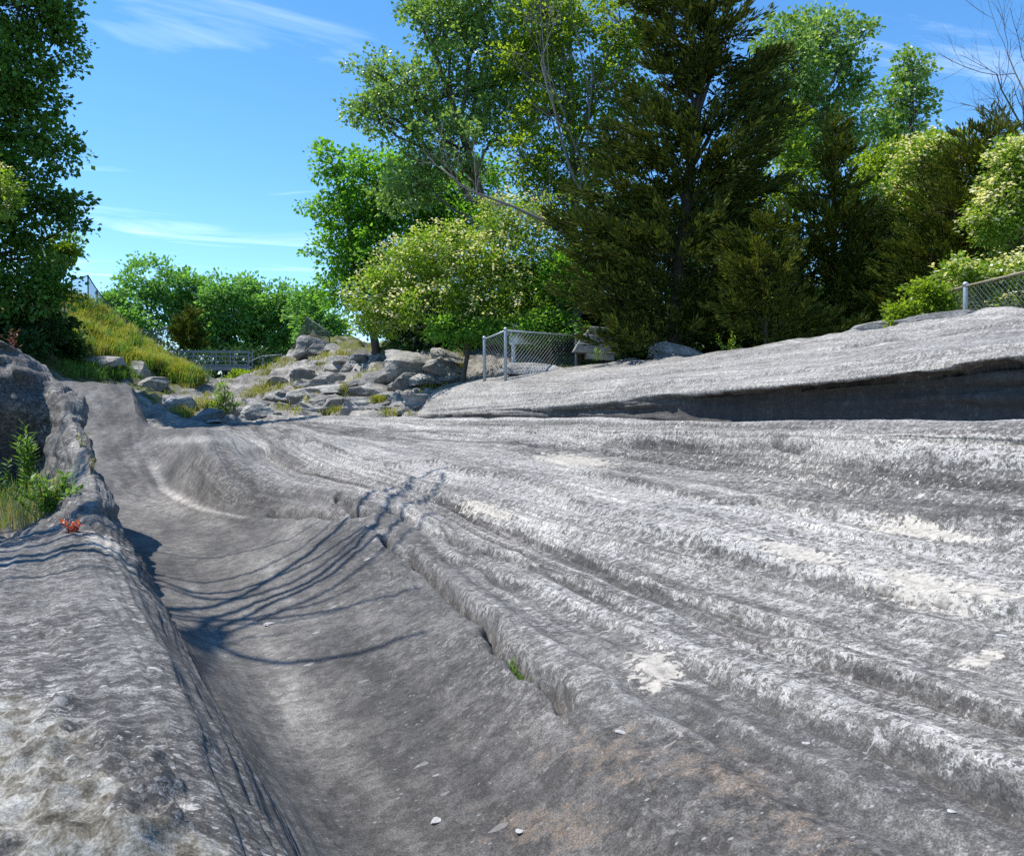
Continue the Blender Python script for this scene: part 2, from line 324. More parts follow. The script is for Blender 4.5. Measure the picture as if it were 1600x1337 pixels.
# ------------------------------------------------------------------ the grooved bedrock
# feature lines, left to right, each a list of (y, x, z) along the grooves
LINES = dict(
 A=[(-2, -7, -.5), (10, -7, -.2), (12, -8, .5), (18, -11, 1), (36, -13, 1)],
 B=[(-2, -3.4, .72), (7.6, -3.4, .75), (8.4, -3.4, .66), (11.7, -3.4, .72), (12.5, -3.6, 2.5), (13.6, -3.8, 2.9), (18, -6.4, 2.6), (36, -10, 2.6)],
 C=[(-2, -1.2, .70), (3, -1.15, .74), (7.2, -1.25, .77), (8.2, -1.3, .62), (11.6, -1.55, .70), (12.3, -1.75, 2.2), (13.4, -2.0, 2.62), (18, -5.2, 2.2), (36, -9, 2.6)],
 D=[(-2, .35, .62), (0, .22, .70), (3.07, .0, .76), (5, -.28, .81), (6.6, -.50, .82), (8, -.56, .92), (9, -.63, 1.08), (10, -.76, 1.3), (11.5, -1.0, 1.75), (13, -1.33, 2.2), (14.5, -2.1, 2.1), (18, -4.2, 1.9), (22, -5.2, 2.2), (28, -6.6, 2.7), (36, -8, 2.7)],
 E=[(-2, .62, .3), (0, .52, .36), (3.2, .30, .42), (5, .10, .42), (6, .02, .42), (7, -.06, .42), (8, -.2, .55), (9.5, -.5, .96), (10.7, -.74, 1.28), (12.5, -.9, 1.68), (14, -1.5, 1.4), (17, -3.0, 1.2), (22, -4.2, 1.6), (28, -5.6, 2.6), (36, -7, 2.6)],
 F=[(-2, .66, .22), (3.2, .38, .28), (5, .2, .26), (6.5, .04, .24), (7.4, -.28, .3), (9.5, -.8, .6), (11, -1.0, .8), (13, -1.15, .9), (15, -1.8, .8), (17, -2.5, .9), (22, -3.5, 1.3), (28, -4.8, 2.52), (36, -6, 2.55)],
 H=[(-2, .7, .12), (0, .64, .12), (3.2, .50, .10), (4.5, .40, .10), (6.6, .19, .11), (8, -.12, .12), (10, -.38, .14), (13, -.75, .2), (17, -1.6, .5), (22, -2.5, 1.05), (25, -3.2, 1.85), (28, -3.9, 2.48), (36, -5, 2.5)],
 I=[(-2, .95, 0), (0, .86, 0), (3.4, .72, 0), (5.3, .61, 0), (8, .42, 0), (12, .22, .03), (14.5, -.15, .18), (17, -.65, .38), (20, -1.05, .75), (22.7, -1.35, 1.25), (25, -1.8, 2.0), (27, -2.2, 2.42), (28.5, -2.4, 2.46), (36, -3.4, 2.5)],
 J=[(-2, 1.3, .10), (2.9, 1.18, .09), (5, 1.12, .10), (8, 1.05, .11), (11, 1.1, .13), (12.2, 1.25, .18), (13.0, .9, .22), (13.8, .5, .24), (16, .02, .32), (19, -.22, .55), (21, -.42, .95), (24, -.62, 1.75), (26, -.75, 2.25), (27.5, -.85, 2.40), (29, -1.0, 2.42), (36, -2, 2.4)],
 K=[(-2, 1.6, .38), (4, 1.64, .34), (6, 1.78, .34), (8.6, 2.0, .46), (11, 1.85, .46), (12.3, 1.7, .44), (13.2, 1.12, .50), (14, .86, .84), (15, .76, 1.10), (16.5, .72, 1.27), (19.5, .86, 1.34), (21, .7, 1.28), (23, .1, 1.2), (25, -.1, 1.05), (27, -.15, 1.0), (29, -.2, 1.0), (36, -.5, 1.2)],
 L=[(-2, 2.4, .52), (2.6, 2.4, .50), (5, 2.48, .46), (8.6, 2.66, .58), (11, 2.5, .68), (13, 2.15, .70), (14, 1.9, .70), (16, 1.78, .80), (19.5, 1.95, .90), (21.5, 1.8, 1.05), (23, 1.7, 1.14), (28, 1.8, 1.15), (36, 2, 1.2)],
 L2=[(-2, 3.3, .50), (2.6, 3.2, .48), (6, 3.05, .50), (8.6, 3.0, .55), (11, 2.85, .66), (13.6, 2.3, .78), (16, 2.1, .96), (20, 2.3, 1.08), (28, 2.5, 1.15), (36, 2.6, 1.22)],
 M=[(-2, 4.7, .66), (3.4, 4.3, .66), (6.4, 3.68, .71), (10.6, 3.4, .72), (12.5, 2.98, .84), (16.5, 2.7, 1.04), (20, 2.9, 1.13), (28, 3.1, 1.2), (36, 3.2, 1.3)],
 M2=[(-2, 5.2, .78), (4, 4.85, .80), (8, 4.7, .84), (12, 4.3, .92), (16.5, 3.7, 1.07), (21, 3.3, 1.16), (28, 3.4, 1.24), (36, 3.6, 1.32)],
 N=[(-2, 5.7, .96), (4.4, 5.5, .99), (7.75, 5.9, 1.00), (12.5, 5.9, 1.07), (16.2, 5.0, 1.13), (21, 3.9, 1.22), (28, 3.9, 1.28), (36, 4, 1.34)],
 O=[(-2, 6.2, 1.26), (5.6, 6.15, 1.29), (10, 6.55, 1.26), (14.1, 6.6, 1.26), (20, 5.4, 1.30), (28, 4.5, 1.35), (36, 4.5, 1.38)],
 O2=[(-2, 6.35, 1.42), (5.6, 6.3, 1.44), (10, 6.75, 1.39), (14.1, 6.8, 1.36), (20, 5.7, 1.37), (28, 4.7, 1.39), (36, 4.6, 1.4)],
 Pq=[(-2, 7.7, 1.58), (6, 7.5, 1.57), (10.7, 7.3, 1.53), (15, 7.4, 1.50), (20.7, 6.5, 1.47), (28, 5.3, 1.47), (36, 4.9, 1.48)],
 Q=[(-2, 9.0, 1.0), (8, 8.9, 1.0), (17, 8.6, 1.0), (23, 7.8, 1.0), (28, 6.5, 1.2), (36, 5.6, 1.4)],
 S=[(-2, 10.2, 1.1), (8, 10.15, 1.1), (17.5, 10.0, 1.05), (23.7, 9.1, 1.05), (31.5, 7.5, 1.22), (36, 6.2, 1.38)],
 Ww=[(-2, 10.15, 2.44), (7.9, 10.1, 2.27), (10, 10.1, 2.13), (12.7, 10.08, 2.05), (17.5, 9.95, 1.86), (23.7, 9.02, 1.6), (31.5, 7.42, 1.40), (36, 6.3, 1.42)],
 V=[(-2, 9.76, 2.50), (7.9, 9.74, 2.34), (10, 9.74, 2.20), (12.7, 9.76, 2.12), (17.5, 9.88, 1.97), (20.5, 9.5, 1.84), (23.7, 9.04, 1.72), (31.5, 7.44, 1.48), (36, 6.4, 1.46)],
 V2=[(-2, 10.1, 2.66), (7.9, 10.1, 2.50), (12.7, 10.1, 2.29), (17.5, 9.95, 2.14), (23.7, 9.1, 1.86), (31.5, 7.6, 1.6), (36, 6.6, 1.5)],
 U=[(-2, 12, 3.05), (7.9, 12, 2.93), (12.7, 12, 2.78), (17.5, 11.5, 2.62), (23.7, 9.9, 2.42), (27, 9.3, 2.5), (31, 8.3, 2.02), (36, 7.6, 1.9)],
 X=[(-2, 15, 3.6), (11.9, 15, 3.55), (17.5, 15.4, 3.45), (22.5, 14.8, 3.22), (27, 12.5, 3.02), (31, 10.2, 2.7), (36, 9, 2.5)],
 Y=[(-2, 16.5, 3.3), (17.5, 17, 3.1), (27, 14, 2.7), (36, 10.5, 2.2)],
 Z=[(-2, 19, 2), (17.5, 19.5, 2), (27, 16, 2), (36, 12, 1.2)])
NAMES = list(LINES)
#            A   B   C   D   E   F   H    I   J   K   L  L2   M  M2   N   O  O2  Pq   Q   S  Ww   V  V2   U   X   Y
COLS =      [6, 16, 52, 60, 24, 26, 30,  34, 48, 40, 36, 46, 36, 34, 34, 14, 40, 14, 10, 22, 14, 14, 44, 50, 14, 6]
PALE = dict(A=.4, B=.36, C=.36, D=.38, E=.24, F=.22, H=.22, I=.30, J=.25, K=.38, L=.56, L2=.50, M=.74, M2=.72, N=.42, O=.72, O2=.55, Pq=.80, Q=.7, S=.3, Ww=.3, V=.72, V2=.8, U=.74, X=.7, Y=.6, Z=.5)
SMOO = dict(A=0, B=0, C=0, D=.05, E=.25, F=.5, H=.85, I=1, J=.9, K=.45, L=.3, L2=.35, M=.25, M2=.3, N=.1, O=.2, O2=.2, Pq=.35, Q=.3, S=.6, Ww=.6, V=.4, V2=.5, U=.55, X=.45, Y=0, Z=0)
def build_bed():
    NR = 880
    ys = np.exp(np.linspace(math.log(1.8), math.log(39), NR))-3.0
    Lx = np.array([pchip([p[0] for p in LINES[k]], [p[1] for p in LINES[k]], ys) for k in NAMES])
    Lz = np.array([pchip([p[0] for p in LINES[k]], [p[2] for p in LINES[k]], ys) for k in NAMES])
    tq = np.concatenate([i+np.arange(c)/c for i, c in enumerate(COLS)]+[[len(NAMES)-1]])
    NC = len(tq); Xs = np.empty((NR, NC)); Zs = np.empty((NR, NC)); idx = np.arange(len(NAMES))
    for r in range(NR):
        d = np.hypot(np.diff(Lx[:, r]), np.diff(Lz[:, r])); s = np.concatenate([[0], np.cumsum(d+.02)])
        sq = np.interp(tq, idx, s)
        Xs[r] = pchip(s, Lx[:, r], sq); Zs[r] = pchip(s, Lz[:, r], sq)
    Yv = np.repeat(ys[:, None], NC, 1); T = np.repeat(tq[None], NR, 0)
    pal = np.interp(tq, idx, [PALE[k] for k in NAMES]); smo = np.interp(tq, idx, [SMOO[k] for k in NAMES])
    pal = np.repeat(pal[None], NR, 0).copy(); smo = np.repeat(smo[None], NR, 0).copy()
    # meander so that crest lines are not ruled
    P = np.stack([Xs, Yv, Zs], -1)
    n1 = fbm2(T*.9, Yv*.22, 3); n2 = noise2(T*.5+40, Yv*.45+7)
    P[..., 0] += .05*n1*(1-.5*smo); P[..., 2] += .045*n2*(1-.6*smo)
    du = np.gradient(P, axis=1); dv = np.gradient(P, axis=0); N = np.cross(du, dv); N /= np.linalg.norm(N, axis=-1)[..., None]+1e-9
    N[N[..., 2] < -.95] *= -1
    inv = 1-smo
    wid = np.linalg.norm(du, axis=-1)/np.maximum(np.gradient(tq)[None], 1e-4); amp = np.clip(wid/.8, .12, 1)
    bank = sstep(8.6, 9.6, T)*sstep(18.2, 17, T)
    wv = T*1.55+.55*noise2(T*.6+11, Yv*.13)+.25*noise2(T*1.3, Yv*.3+4); saw = wv-np.floor(wv); prof = sstep(0, .72, saw)-sstep(.80, 1.0, saw)
    wv2 = T*3.7+.6*noise2(T*.9+31, Yv*.16); saw2 = wv2-np.floor(wv2); prof2 = sstep(0, .7, saw2)-sstep(.78, 1.0, saw2)
    d = bank*(.028*prof*(.45+.55*sstep(-.3, .4, noise2(T*.7+3, Yv*.2)))+.010*prof2)
    pal += bank*(.12*(prof-.45)+.08*(prof2-.5)+.26*noise2(T*2.3+9, Yv*.16))
    d += amp*(.026*noise2(T*5.1, Yv*.12)*(.35+.65*inv)+.014*noise2(T*13+3, Yv*.22)*(.25+.75*inv)+.004*noise2(T*19, Yv*.4)*(.2+.8*inv))
    x, y, z = P[..., 0], P[..., 1], P[..., 2]
    d += amp**.5*.035*fbm3(x*.8, y*.5, z*.8, 3)*(.3+.7*inv)+.012*fbm3(x*3, y*2, z*3, 2)*(.1+.9*inv)
    d += .006*fbm2(x*7+y*2, y*6-x*2, 2, .5)*inv*sstep(16, 8, Yv)
    # thin bedding ledges on the right bank
    led = (T > 9) & (T < 18)
    d += np.where(led, .018*np.sign(noise2(T*2.7+5, Yv*.1))*sstep(.0, .12, np.abs(noise2(T*2.7+5, Yv*.1))), 0)
    fin = sstep(1.7, 2.2, T)*sstep(5.2, 4.6, T)*sstep(6.8, 7.6, Yv)*sstep(14, 12, Yv); sb = noise2(z*4+.5*x+7, y*.35); d += fin*(.035*fbm3(x*2.2+4, y*1.7, z*3, 4, .6)+.02*np.sign(sb)*sstep(0, .08, np.abs(sb))-.05*np.exp(-(noise3(x*1.3, y*.9, z*1.3)/.05)**2))
    wl_ = sstep(18.6, 19.2, T)*sstep(21.4, 20.6, T); d += wl_*(.05*np.sign(noise2(z*5+1, Yv*.06+3))*sstep(0, .1, np.abs(noise2(z*5+1, Yv*.06+3)))+.07*sstep(-.05, .05, noise2(Yv*.55, Yv*0+2.5))+.03*fbm3(x*2, y*2, z*6, 3))
    d += sstep(13, 17, Yv)*sstep(4.5, 6, T)*sstep(9, 8, T)*(.13*fbm2(x*.55+2, y*.28, 3)+.05*fbm2(x*1.7, y*.6+5, 3))
    # scallops across the middle bank
    sc = np.exp(-((T-14.3)/.8)**2)*np.exp(-((Yv-12.5)/2.2)**2); d += .03*sc*np.sin(Yv*9+T*3)
    lumps = sstep(22.5, 24.2, T)*.10*fbm3(x*.9, y*.9, z*.9, 4)+sstep(23.6, 24.0, T)*.12*np.maximum(0, fbm2(x*.7, y*.45, 3))
    d += lumps
    px, py, f = project(P.reshape(-1, 3)); px = px.reshape(T.shape); py = py.reshape(T.shape)
    cr = np.exp(-(((px-70)/230)**2+((py-1260)/130)**2))*(T < 3.4)*(Yv < 5); cr = sstep(.25, .6, cr+.25*fbm2(x*5, y*5, 2))
    d += cr*(.05+.035*fbm3(x*9, y*9, z*9, 4, .65)+.03*np.abs(fbm3(x*4+3, y*4, z*4, 3)))
    P += N*d[..., None]
    hang = sstep(2.9, 2.2, T)*sstep(11.2, 11.8, Yv)*sstep(16, 13.5, Yv); P[..., 1] -= hang*(1.0*sstep(.9, 2.3, P[..., 2])-.35*sstep(.6, 1.2, P[..., 2]))+hang*.35*fbm3(x*1.4, y*1.4, z*2.2, 4)
    return P, T, Yv, pal, smo
BP, BT, BY, B_PALE, B_SMOOTH = build_bed()
BPX, BPY, BF = project(BP.reshape(-1, 3)); 
_ok = (BF > .8)
def bed_at(px, py, far=60):                        # bedrock point seen at a pixel
    m = np.where(_ok & (abs(BPX-px) < 7) & (abs(BPY-py) < 7) & (BF < far))[0]
    if len(m) == 0: m = np.where(_ok & (abs(BPX-px) < 30) & (abs(BPY-py) < 30))[0]
    f = BF[m]; near = m[f < f.min()*1.03+.12]
    q = near[np.argmin((BPX[near]-px)**2+(BPY[near]-py)**2)]
    return BP.reshape(-1, 3)[q].copy()
def bed_z(x, y):
    fl = BP.reshape(-1, 3); m = np.argmin((fl[:, 0]-x)**2+(fl[:, 1]-y)**2); return fl[m, 2]
B_STAIN = np.zeros(BT.size)
CRACKS = [ # pixel path, half width, depth
 ([(600, 838), (655, 880), (700, 918), (735, 950), (765, 985), (800, 1022), (825, 1048), (855, 1056), (880, 1082), (885, 1100)], .036, .16),
 ([(425, 802), (450, 800), (475, 806), (500, 800), (530, 806)], .06, .16), ([(530, 770), (548, 792), (575, 800), (625, 796)], .05, .12),
 ([(640, 802), (700, 838), (760, 860), (850, 890)], .02, .06), ([(565, 880), (610, 896), (650, 902)], .012, .05),
 ([(905, 681), (1080, 692), (1250, 700), (1460, 716)], .03, .08), ([(560, 655), (640, 662), (720, 672)], .03, .05),
 ([(1180, 782), (1240, 790), (1310, 800)], .02, .05), ([(1260, 885), (1380, 925), (1480, 945)], .012, .03), ([(1000, 900), (1150, 960), (1300, 985)], .01, .025)]
def carve():
    fl = BP.reshape(-1, 3)
    for path, w, dep in CRACKS:
        pts = [bed_at(*p) for p in path]; q = [pts[0]]
        for a, b in zip(pts[:-1], pts[1:]):
            for k in (1, 2, 3): q.append(a+(b-a)*k/3+(RNG.normal(size=3)*np.linalg.norm(b-a)*.035 if k < 3 else 0))
        q = np.array(q); lo = q.min(0)-.4; hi = q.max(0)+.4
        m = np.where((fl[:, 0] > lo[0]) & (fl[:, 0] < hi[0]) & (fl[:, 1] > lo[1]) & (fl[:, 1] < hi[1]))[0]
        if len(m) == 0: continue
        V = fl[m]; best = np.full(len(m), 9.)
        for a, b in zip(q[:-1], q[1:]):
            ab = b-a; t = np.clip(((V-a)@ab)/(ab@ab+1e-9), 0, 1); best = np.minimum(best, np.linalg.norm(V-(a+t[:, None]*ab), axis=1))
        B_STAIN[m] = np.maximum(B_STAIN[m], 1.3*np.exp(-(best/(w*.8))**2)*(1-.0*best))
        fl[m, 2] -= dep*np.exp(-(best/w)**2)-.012*np.exp(-((best-2.2*w)/(1.2*w))**2)
carve()
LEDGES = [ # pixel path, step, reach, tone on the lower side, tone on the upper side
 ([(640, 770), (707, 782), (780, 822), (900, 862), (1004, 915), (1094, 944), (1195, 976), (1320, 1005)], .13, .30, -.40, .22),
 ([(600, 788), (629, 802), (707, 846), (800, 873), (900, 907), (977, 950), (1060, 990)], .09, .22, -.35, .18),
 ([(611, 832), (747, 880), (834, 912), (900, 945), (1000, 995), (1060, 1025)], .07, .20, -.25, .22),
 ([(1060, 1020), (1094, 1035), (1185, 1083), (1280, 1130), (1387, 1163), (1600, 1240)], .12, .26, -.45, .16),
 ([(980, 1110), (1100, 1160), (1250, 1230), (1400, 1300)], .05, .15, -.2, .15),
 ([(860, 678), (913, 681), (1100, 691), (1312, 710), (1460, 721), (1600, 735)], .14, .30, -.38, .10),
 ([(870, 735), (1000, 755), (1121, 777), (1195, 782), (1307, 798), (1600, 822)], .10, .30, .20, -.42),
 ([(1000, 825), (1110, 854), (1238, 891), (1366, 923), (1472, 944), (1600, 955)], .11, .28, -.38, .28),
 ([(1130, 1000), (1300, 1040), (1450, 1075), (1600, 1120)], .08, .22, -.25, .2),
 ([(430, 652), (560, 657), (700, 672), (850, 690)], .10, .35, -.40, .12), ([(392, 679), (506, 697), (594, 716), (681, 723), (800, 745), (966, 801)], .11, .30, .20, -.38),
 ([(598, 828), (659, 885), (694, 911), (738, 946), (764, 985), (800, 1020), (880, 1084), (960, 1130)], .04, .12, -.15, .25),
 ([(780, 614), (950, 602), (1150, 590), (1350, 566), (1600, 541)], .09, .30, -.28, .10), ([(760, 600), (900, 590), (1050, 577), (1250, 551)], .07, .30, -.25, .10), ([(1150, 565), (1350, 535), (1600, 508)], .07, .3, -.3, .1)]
def ledges():
    fl = BP.reshape(-1, 3); pal = B_PALE.reshape(-1)
    for path, h, w, lo_, up_ in LEDGES:
        pts = [bed_at(*p) for p in path]; q = [pts[0]]
        for a, b in zip(pts[:-1], pts[1:]):
            for k in (1, 2, 3, 4): q.append(a+(b-a)*k/4+(RNG.normal(size=3)*np.array([1, 1, 0])*np.linalg.norm(b-a)*.02 if k < 4 else 0))
        q = np.array(q)[:, :2]; lo = q.min(0)-1.6; hi = q.max(0)+1.6
        m = np.where((fl[:, 0] > lo[0]) & (fl[:, 0] < hi[0]) & (fl[:, 1] > lo[1]) & (fl[:, 1] < hi[1]))[0]
        V = fl[m][:, :2]; best = np.full(len(m), 9.); sg = np.zeros(len(m)); tt = np.zeros(len(m)); n = len(q)-1
        for i, (a, b) in enumerate(zip(q[:-1], q[1:])):
            ab = b-a; t = np.clip(((V-a)@ab)/(ab@ab+1e-9), 0, 1); e = V-(a+t[:, None]*ab); d = np.hypot(e[:, 0], e[:, 1]); k = d < best
            best = np.where(k, d, best); sg = np.where(k, np.sign(ab[0]*e[:, 1]-ab[1]*e[:, 0]), sg); tt = np.where(k, (i+t)/n, tt)
        fadee = sstep(0, .15, tt)*sstep(1.0, .88, tt) if path[-1][0] < 1590 else sstep(0, .15, tt)
        fadee = fadee*(.7+.3*fbm2(V[:, 0]*2, V[:, 1]*2, 2)); g = np.exp(-best/w); lowside = sg < 0
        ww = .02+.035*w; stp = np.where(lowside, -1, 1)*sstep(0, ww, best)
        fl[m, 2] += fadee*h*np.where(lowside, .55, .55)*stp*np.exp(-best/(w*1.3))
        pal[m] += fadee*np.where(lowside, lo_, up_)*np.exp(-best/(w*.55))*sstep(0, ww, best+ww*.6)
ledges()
def pblob(px, py, rx, ry, rot=0, fmax=14):
    dx = BPX-px; dy = BPY-py; c, s = math.cos(R(rot)), math.sin(R(rot)); u = (dx*c+dy*s)/rx; v = (-dx*s+dy*c)/ry
    return np.exp(-(u*u+v*v))*(BF > .8)*(BF < fmax)
def finish_bed():
    n = BPX.size; cream = np.zeros(n); rust = np.zeros(n); lich = np.zeros(n); stain_shade = np.zeros(n)
    for b in [(1025, 1040, 55, 42, 0), (1250, 872, 120, 20, 14), (1440, 920, 120, 30, 10), (1530, 930, 80, 22, 5), (165, 850, 48, 16, 22), (900, 720, 90, 14, 5), (1440, 825, 130, 15, 6), (1530, 1030, 60, 18, -20), (760, 800, 60, 14, 18)]: cream = np.maximum(cream, .76*pblob(*b))
    cream = np.maximum(cream, .36*pblob(1250, 740, 460, 60, 6)); cream = np.maximum(cream, .30*pblob(1350, 900, 400, 80, 12))
    for b in [(1130, 1200, 150, 60, 18), (1230, 1290, 170, 60, 12), (960, 1180, 130, 70, 0), (860, 1290, 160, 60, 0)]: rust = np.maximum(rust, .62*pblob(*b))
    for b in [(1560, 1080, 110, 70, 20)]: lich = np.maximum(lich, .42*pblob(*b))
    for b in [(60, 1230, 190, 130, 25), (230, 1320, 180, 60, 20), (0, 1130, 80, 60, 0)]: lich = np.maximum(lich, .85*pblob(*b, fmax=5))
    T = BT.ravel(); Yv = BY.ravel()
    stain_shade = np.exp(-((T-19.7)/.85)**4)*sstep(21, 13, Yv)*.9  # right wall: dark streaks, with the shade under its lip painted in
    stain_shade = np.maximum(stain_shade, np.exp(-((T-4.9)/.7)**2)*sstep(6.5, 8, Yv)*sstep(16, 12, Yv)*.5)  # shade in the undercut below the fin, painted dark
    stain_shade = np.maximum(stain_shade, sstep(11.6, 12.0, Yv)*sstep(13.2, 12.7, Yv)*sstep(2.9, 2.2, T)*.55)  # shade on the hump's front face, painted dark
    stain_shade = np.maximum(stain_shade, np.minimum(B_STAIN, 1))
    pal = B_PALE.ravel()+.12*fbm2(T*2, Yv*.25, 3)
    pal = pal+.12*np.exp(-((T-7.25)/.25)**2)*sstep(8.5, 6.5, Yv)+.45*np.exp(-((T-8.05)/.10)**2)*sstep(12.4, 13, Yv)*sstep(21, 19, Yv)
    pal = pal-.08*pblob(1330, 1290, 420, 110, 12)-.12*pblob(650, 1180, 260, 160, 35)
    pal = pal+.45*pblob(300, 686, 62, 6, -4, 30)+.25*pblob(390, 692, 40, 6, 8, 30)-.25*pblob(430, 668, 130, 12, 6, 40)  # sunlight on the knob crests painted paler, groove behind painted darker
    sm = B_SMOOTH.ravel()
    NR, NC = BT.shape; i = np.arange(NR*NC).reshape(NR, NC)
    F = np.stack([i[:-1, :-1], i[:-1, 1:], i[1:, 1:], i[1:, :-1]], -1).reshape(-1, 4)
    o = mesh_np('bedrock', BP.reshape(-1, 3), F, M_BED, None, True, dict(pale=pal, smooth=sm, cream=cream, rust=rust, lich=lich, stain_shade=stain_shade, groove=T))
    tag(o, kind='structure'); o['label'] = 'grey glacially grooved limestone bedrock with a deep winding trough'
finish_bed()

# ------------------------------------------------------------------ the ground sheet with both banks
GC = [(p[0], p[1], p[2]) for p in (
 [at(110, 472, 45), at(160, 500, 47), at(215, 532, 50), at(270, 548, 60), at(205, 600, 34), at(305, 614, 50), at(332, 616, 60), at(200, 545, 45), at(250, 575, 48), at(160, 590, 36),
  at(60, 480, 35), at(30, 530, 33), at(100, 574, 34), at(0, 490, 34), at(40, 585, 31), at(430, 640, 36), at(560, 640, 34), at(400, 600, 48), at(490, 521, 50), at(560, 535, 42), at(640, 552, 38), at(700, 560, 34),
  at(430, 572, 52), at(388, 577, 60), at(650, 606, 33), at(520, 590, 40), at(590, 590, 37), at(300, 640, 34), at(340, 630, 40), at(362, 616, 55), at(345, 606, 66)])]
GC += [(19, 20, 3.1), (16, 29, 3.1), (26, 22, 5.0), (22, 33, 4.8), (32, 12, 5.2), (25, 42, 5.5), (14, 47, 4.6), (20, 62, 5), (4, 78, 3.2), (0, 95, 5), (40, 95, 5), (-40, 95, 6), (0, 160, 5), (-13, 30, 5.0), (-15, 50, 7.5), (-9, 18, 2), (-9, 8, .9), (-10, -2, .8), (-22, 0, 1.5),
 (2, 0, -1), (2, 10, -1), (2, 20, -.6), (8, 5, -.5), (8, 15, -.2), (5, 27, .3), (-1, 27, .4), (14, 8, 1.8), (15, -2, 1.8), (12, -12, 1), (0, -12, 0), (22, 5, 2.5), (80, 40, 4), (-80, 40, 8), (100, 160, 5), (-100, 160, 8), (0, 300, 6), (150, 300, 6), (-150, 300, 8), (0, -60, 1), (80, -60, 2), (-80, -60, 2)]
GC = np.array(GC); _d = np.linalg.norm(GC[:, None, :2]-GC[None, :, :2], axis=-1); _n = len(GC)
_A = np.block([[-_d+np.eye(_n)*.05, np.ones((_n, 1))], [np.ones((1, _n)), np.zeros((1, 1))]]); _w = np.linalg.solve(_A, np.concatenate([GC[:, 2], [0]]))
def g0(x, y):
    x = np.asarray(x, float); y = np.asarray(y, float); s = np.full(x.shape, _w[-1])
    for (a, b, _), w in zip(GC, _w[:-1]): s = s-w*np.hypot(x-a, y-b)
    return s
def gz(x, y):
    x = np.asarray(x, float); y = np.asarray(y, float); z = g0(x, y)
    k = sstep(24, 32, y)*sstep(110, 70, y)*sstep(16, 10, x)*sstep(-12, -6, x)
    rough = .38*fbm2(x*.45, y*.35, 4, .55)+.22*np.abs(fbm2(x*1.1+9, y*.8, 3))
    zz = z+rough*k
    st = .42; fr = zz/st-np.floor(zz/st); terr = (np.floor(zz/st)+sstep(.25, .75, fr))*st
    return zz+(terr-zz)*.7*k*sstep(2.5, 5, x)
def axis(segs):
    out = []
    for a, b, n in segs: out.append(np.linspace(a, b, n, endpoint=False))
    out.append([segs[-1][1]]); return np.concatenate(out)
def build_ground():
    xs = axis([(-400, -60, 12), (-60, -14, 26), (-14, -6, 40), (-6, 13, 200), (13, 30, 50), (30, 70, 20), (70, 500, 14)]); ys = axis([(-300, -20, 10), (-20, 20, 50), (20, 29, 50), (29, 66, 240), (66, 110, 50), (110, 300, 20), (300, 1200, 10)])
    Xg, Yg = np.meshgrid(xs, ys); Z = gz(Xg, Yg)
    px, py, f = project(np.stack([Xg, Yg, Z], -1).reshape(-1, 3))
    veg = .28+0*px
    left = sstep(330, 270, px)*sstep(30, 36, Yg.ravel()); veg = np.maximum(veg, .55*left)
    veg = np.where((Yg.ravel() > 66) | (Xg.ravel() > 14) | (Xg.ravel() < -8) | (f < 1), .95, veg)
    veg = np.where(sstep(560, 535, py)*(Xg.ravel() > 4)*(Yg.ravel() > 30) > .5, .62, veg)
    NR, NC = Xg.shape; i = np.arange(NR*NC).reshape(NR, NC); F = np.stack([i[:-1, :-1], i[:-1, 1:], i[1:, 1:], i[1:, :-1]], -1).reshape(-1, 4)
    o = mesh_np('ground', np.stack([Xg, Yg, Z], -1).reshape(-1, 3), F, M_GROUND, None, True, dict(veg=veg)); tag(o, kind='structure')
build_ground()
def gpt(px, py, f):                                # ground point straight under/over a pixel column at forward distance f
    p = at(px, py, f); p[2] = float(gz(p[0], p[1])); return p
def gsee(px, py, f0=26, f1=75):                    # march a view ray to the ground
    r_ = ray(px, py); fs = np.linspace(f0, f1, 900); P = CAMP+fs[:, None]*r_; h = P[:, 2]-gz(P[:, 0], P[:, 1]); k = np.where(h < 0)[0]
    return P[k[0]] if len(k) else None

# ------------------------------------------------------------------ boulders and ledges
def ico(sub):
    import bmesh
    bm = bmesh.new(); bmesh.ops.create_icosphere(bm, subdivisions=sub, radius=1); V = np.array([v.co for v in bm.verts]); F = np.array([[v.index for v in f.verts] for f in bm.faces]); bm.free(); return V, F
ICOV, ICOF = ico(4)
def boulder(name, pos, size, label, group=None, seed=0, mat=None, rz=0, tilt=0, cuts=22, sink=.45, cat='boulder', bump=.05):
    rg = np.random.default_rng(seed+100); V = ICOV.copy()
    for k in range(cuts):                          # flat fracture faces
        n = rg.normal(size=3); n /= np.linalg.norm(n); n[2] *= .8; n /= np.linalg.norm(n); h = rg.uniform(.42, .8); dd = V@n-h; V = V-np.where(dd > 0, dd, 0)[:, None]*n*.985
    s = seed*3.7; r = 1+bump*fbm3(V[:, 0]*1.7+s, V[:, 1]*1.7, V[:, 2]*1.7+s, 4, .6)
    bed = np.sign(np.sin(V[:, 2]*7+s+1.2*V[:, 0]))*.035; V = V*r[:, None]*1.25; V[:, :2] *= (1+bed)[:, None]; V = V*np.asarray(size)/2
    o = mesh_np(name, V, ICOF, mat or M_BOULDER, None, mat is not None)
    o.location = (pos[0], pos[1], pos[2]+size[2]*(.5-sink)); o.rotation_euler = (tilt, tilt*.6, rz)
    return tag(o, label, cat, group)
GB = 'boulders strewn over the rocky bank'
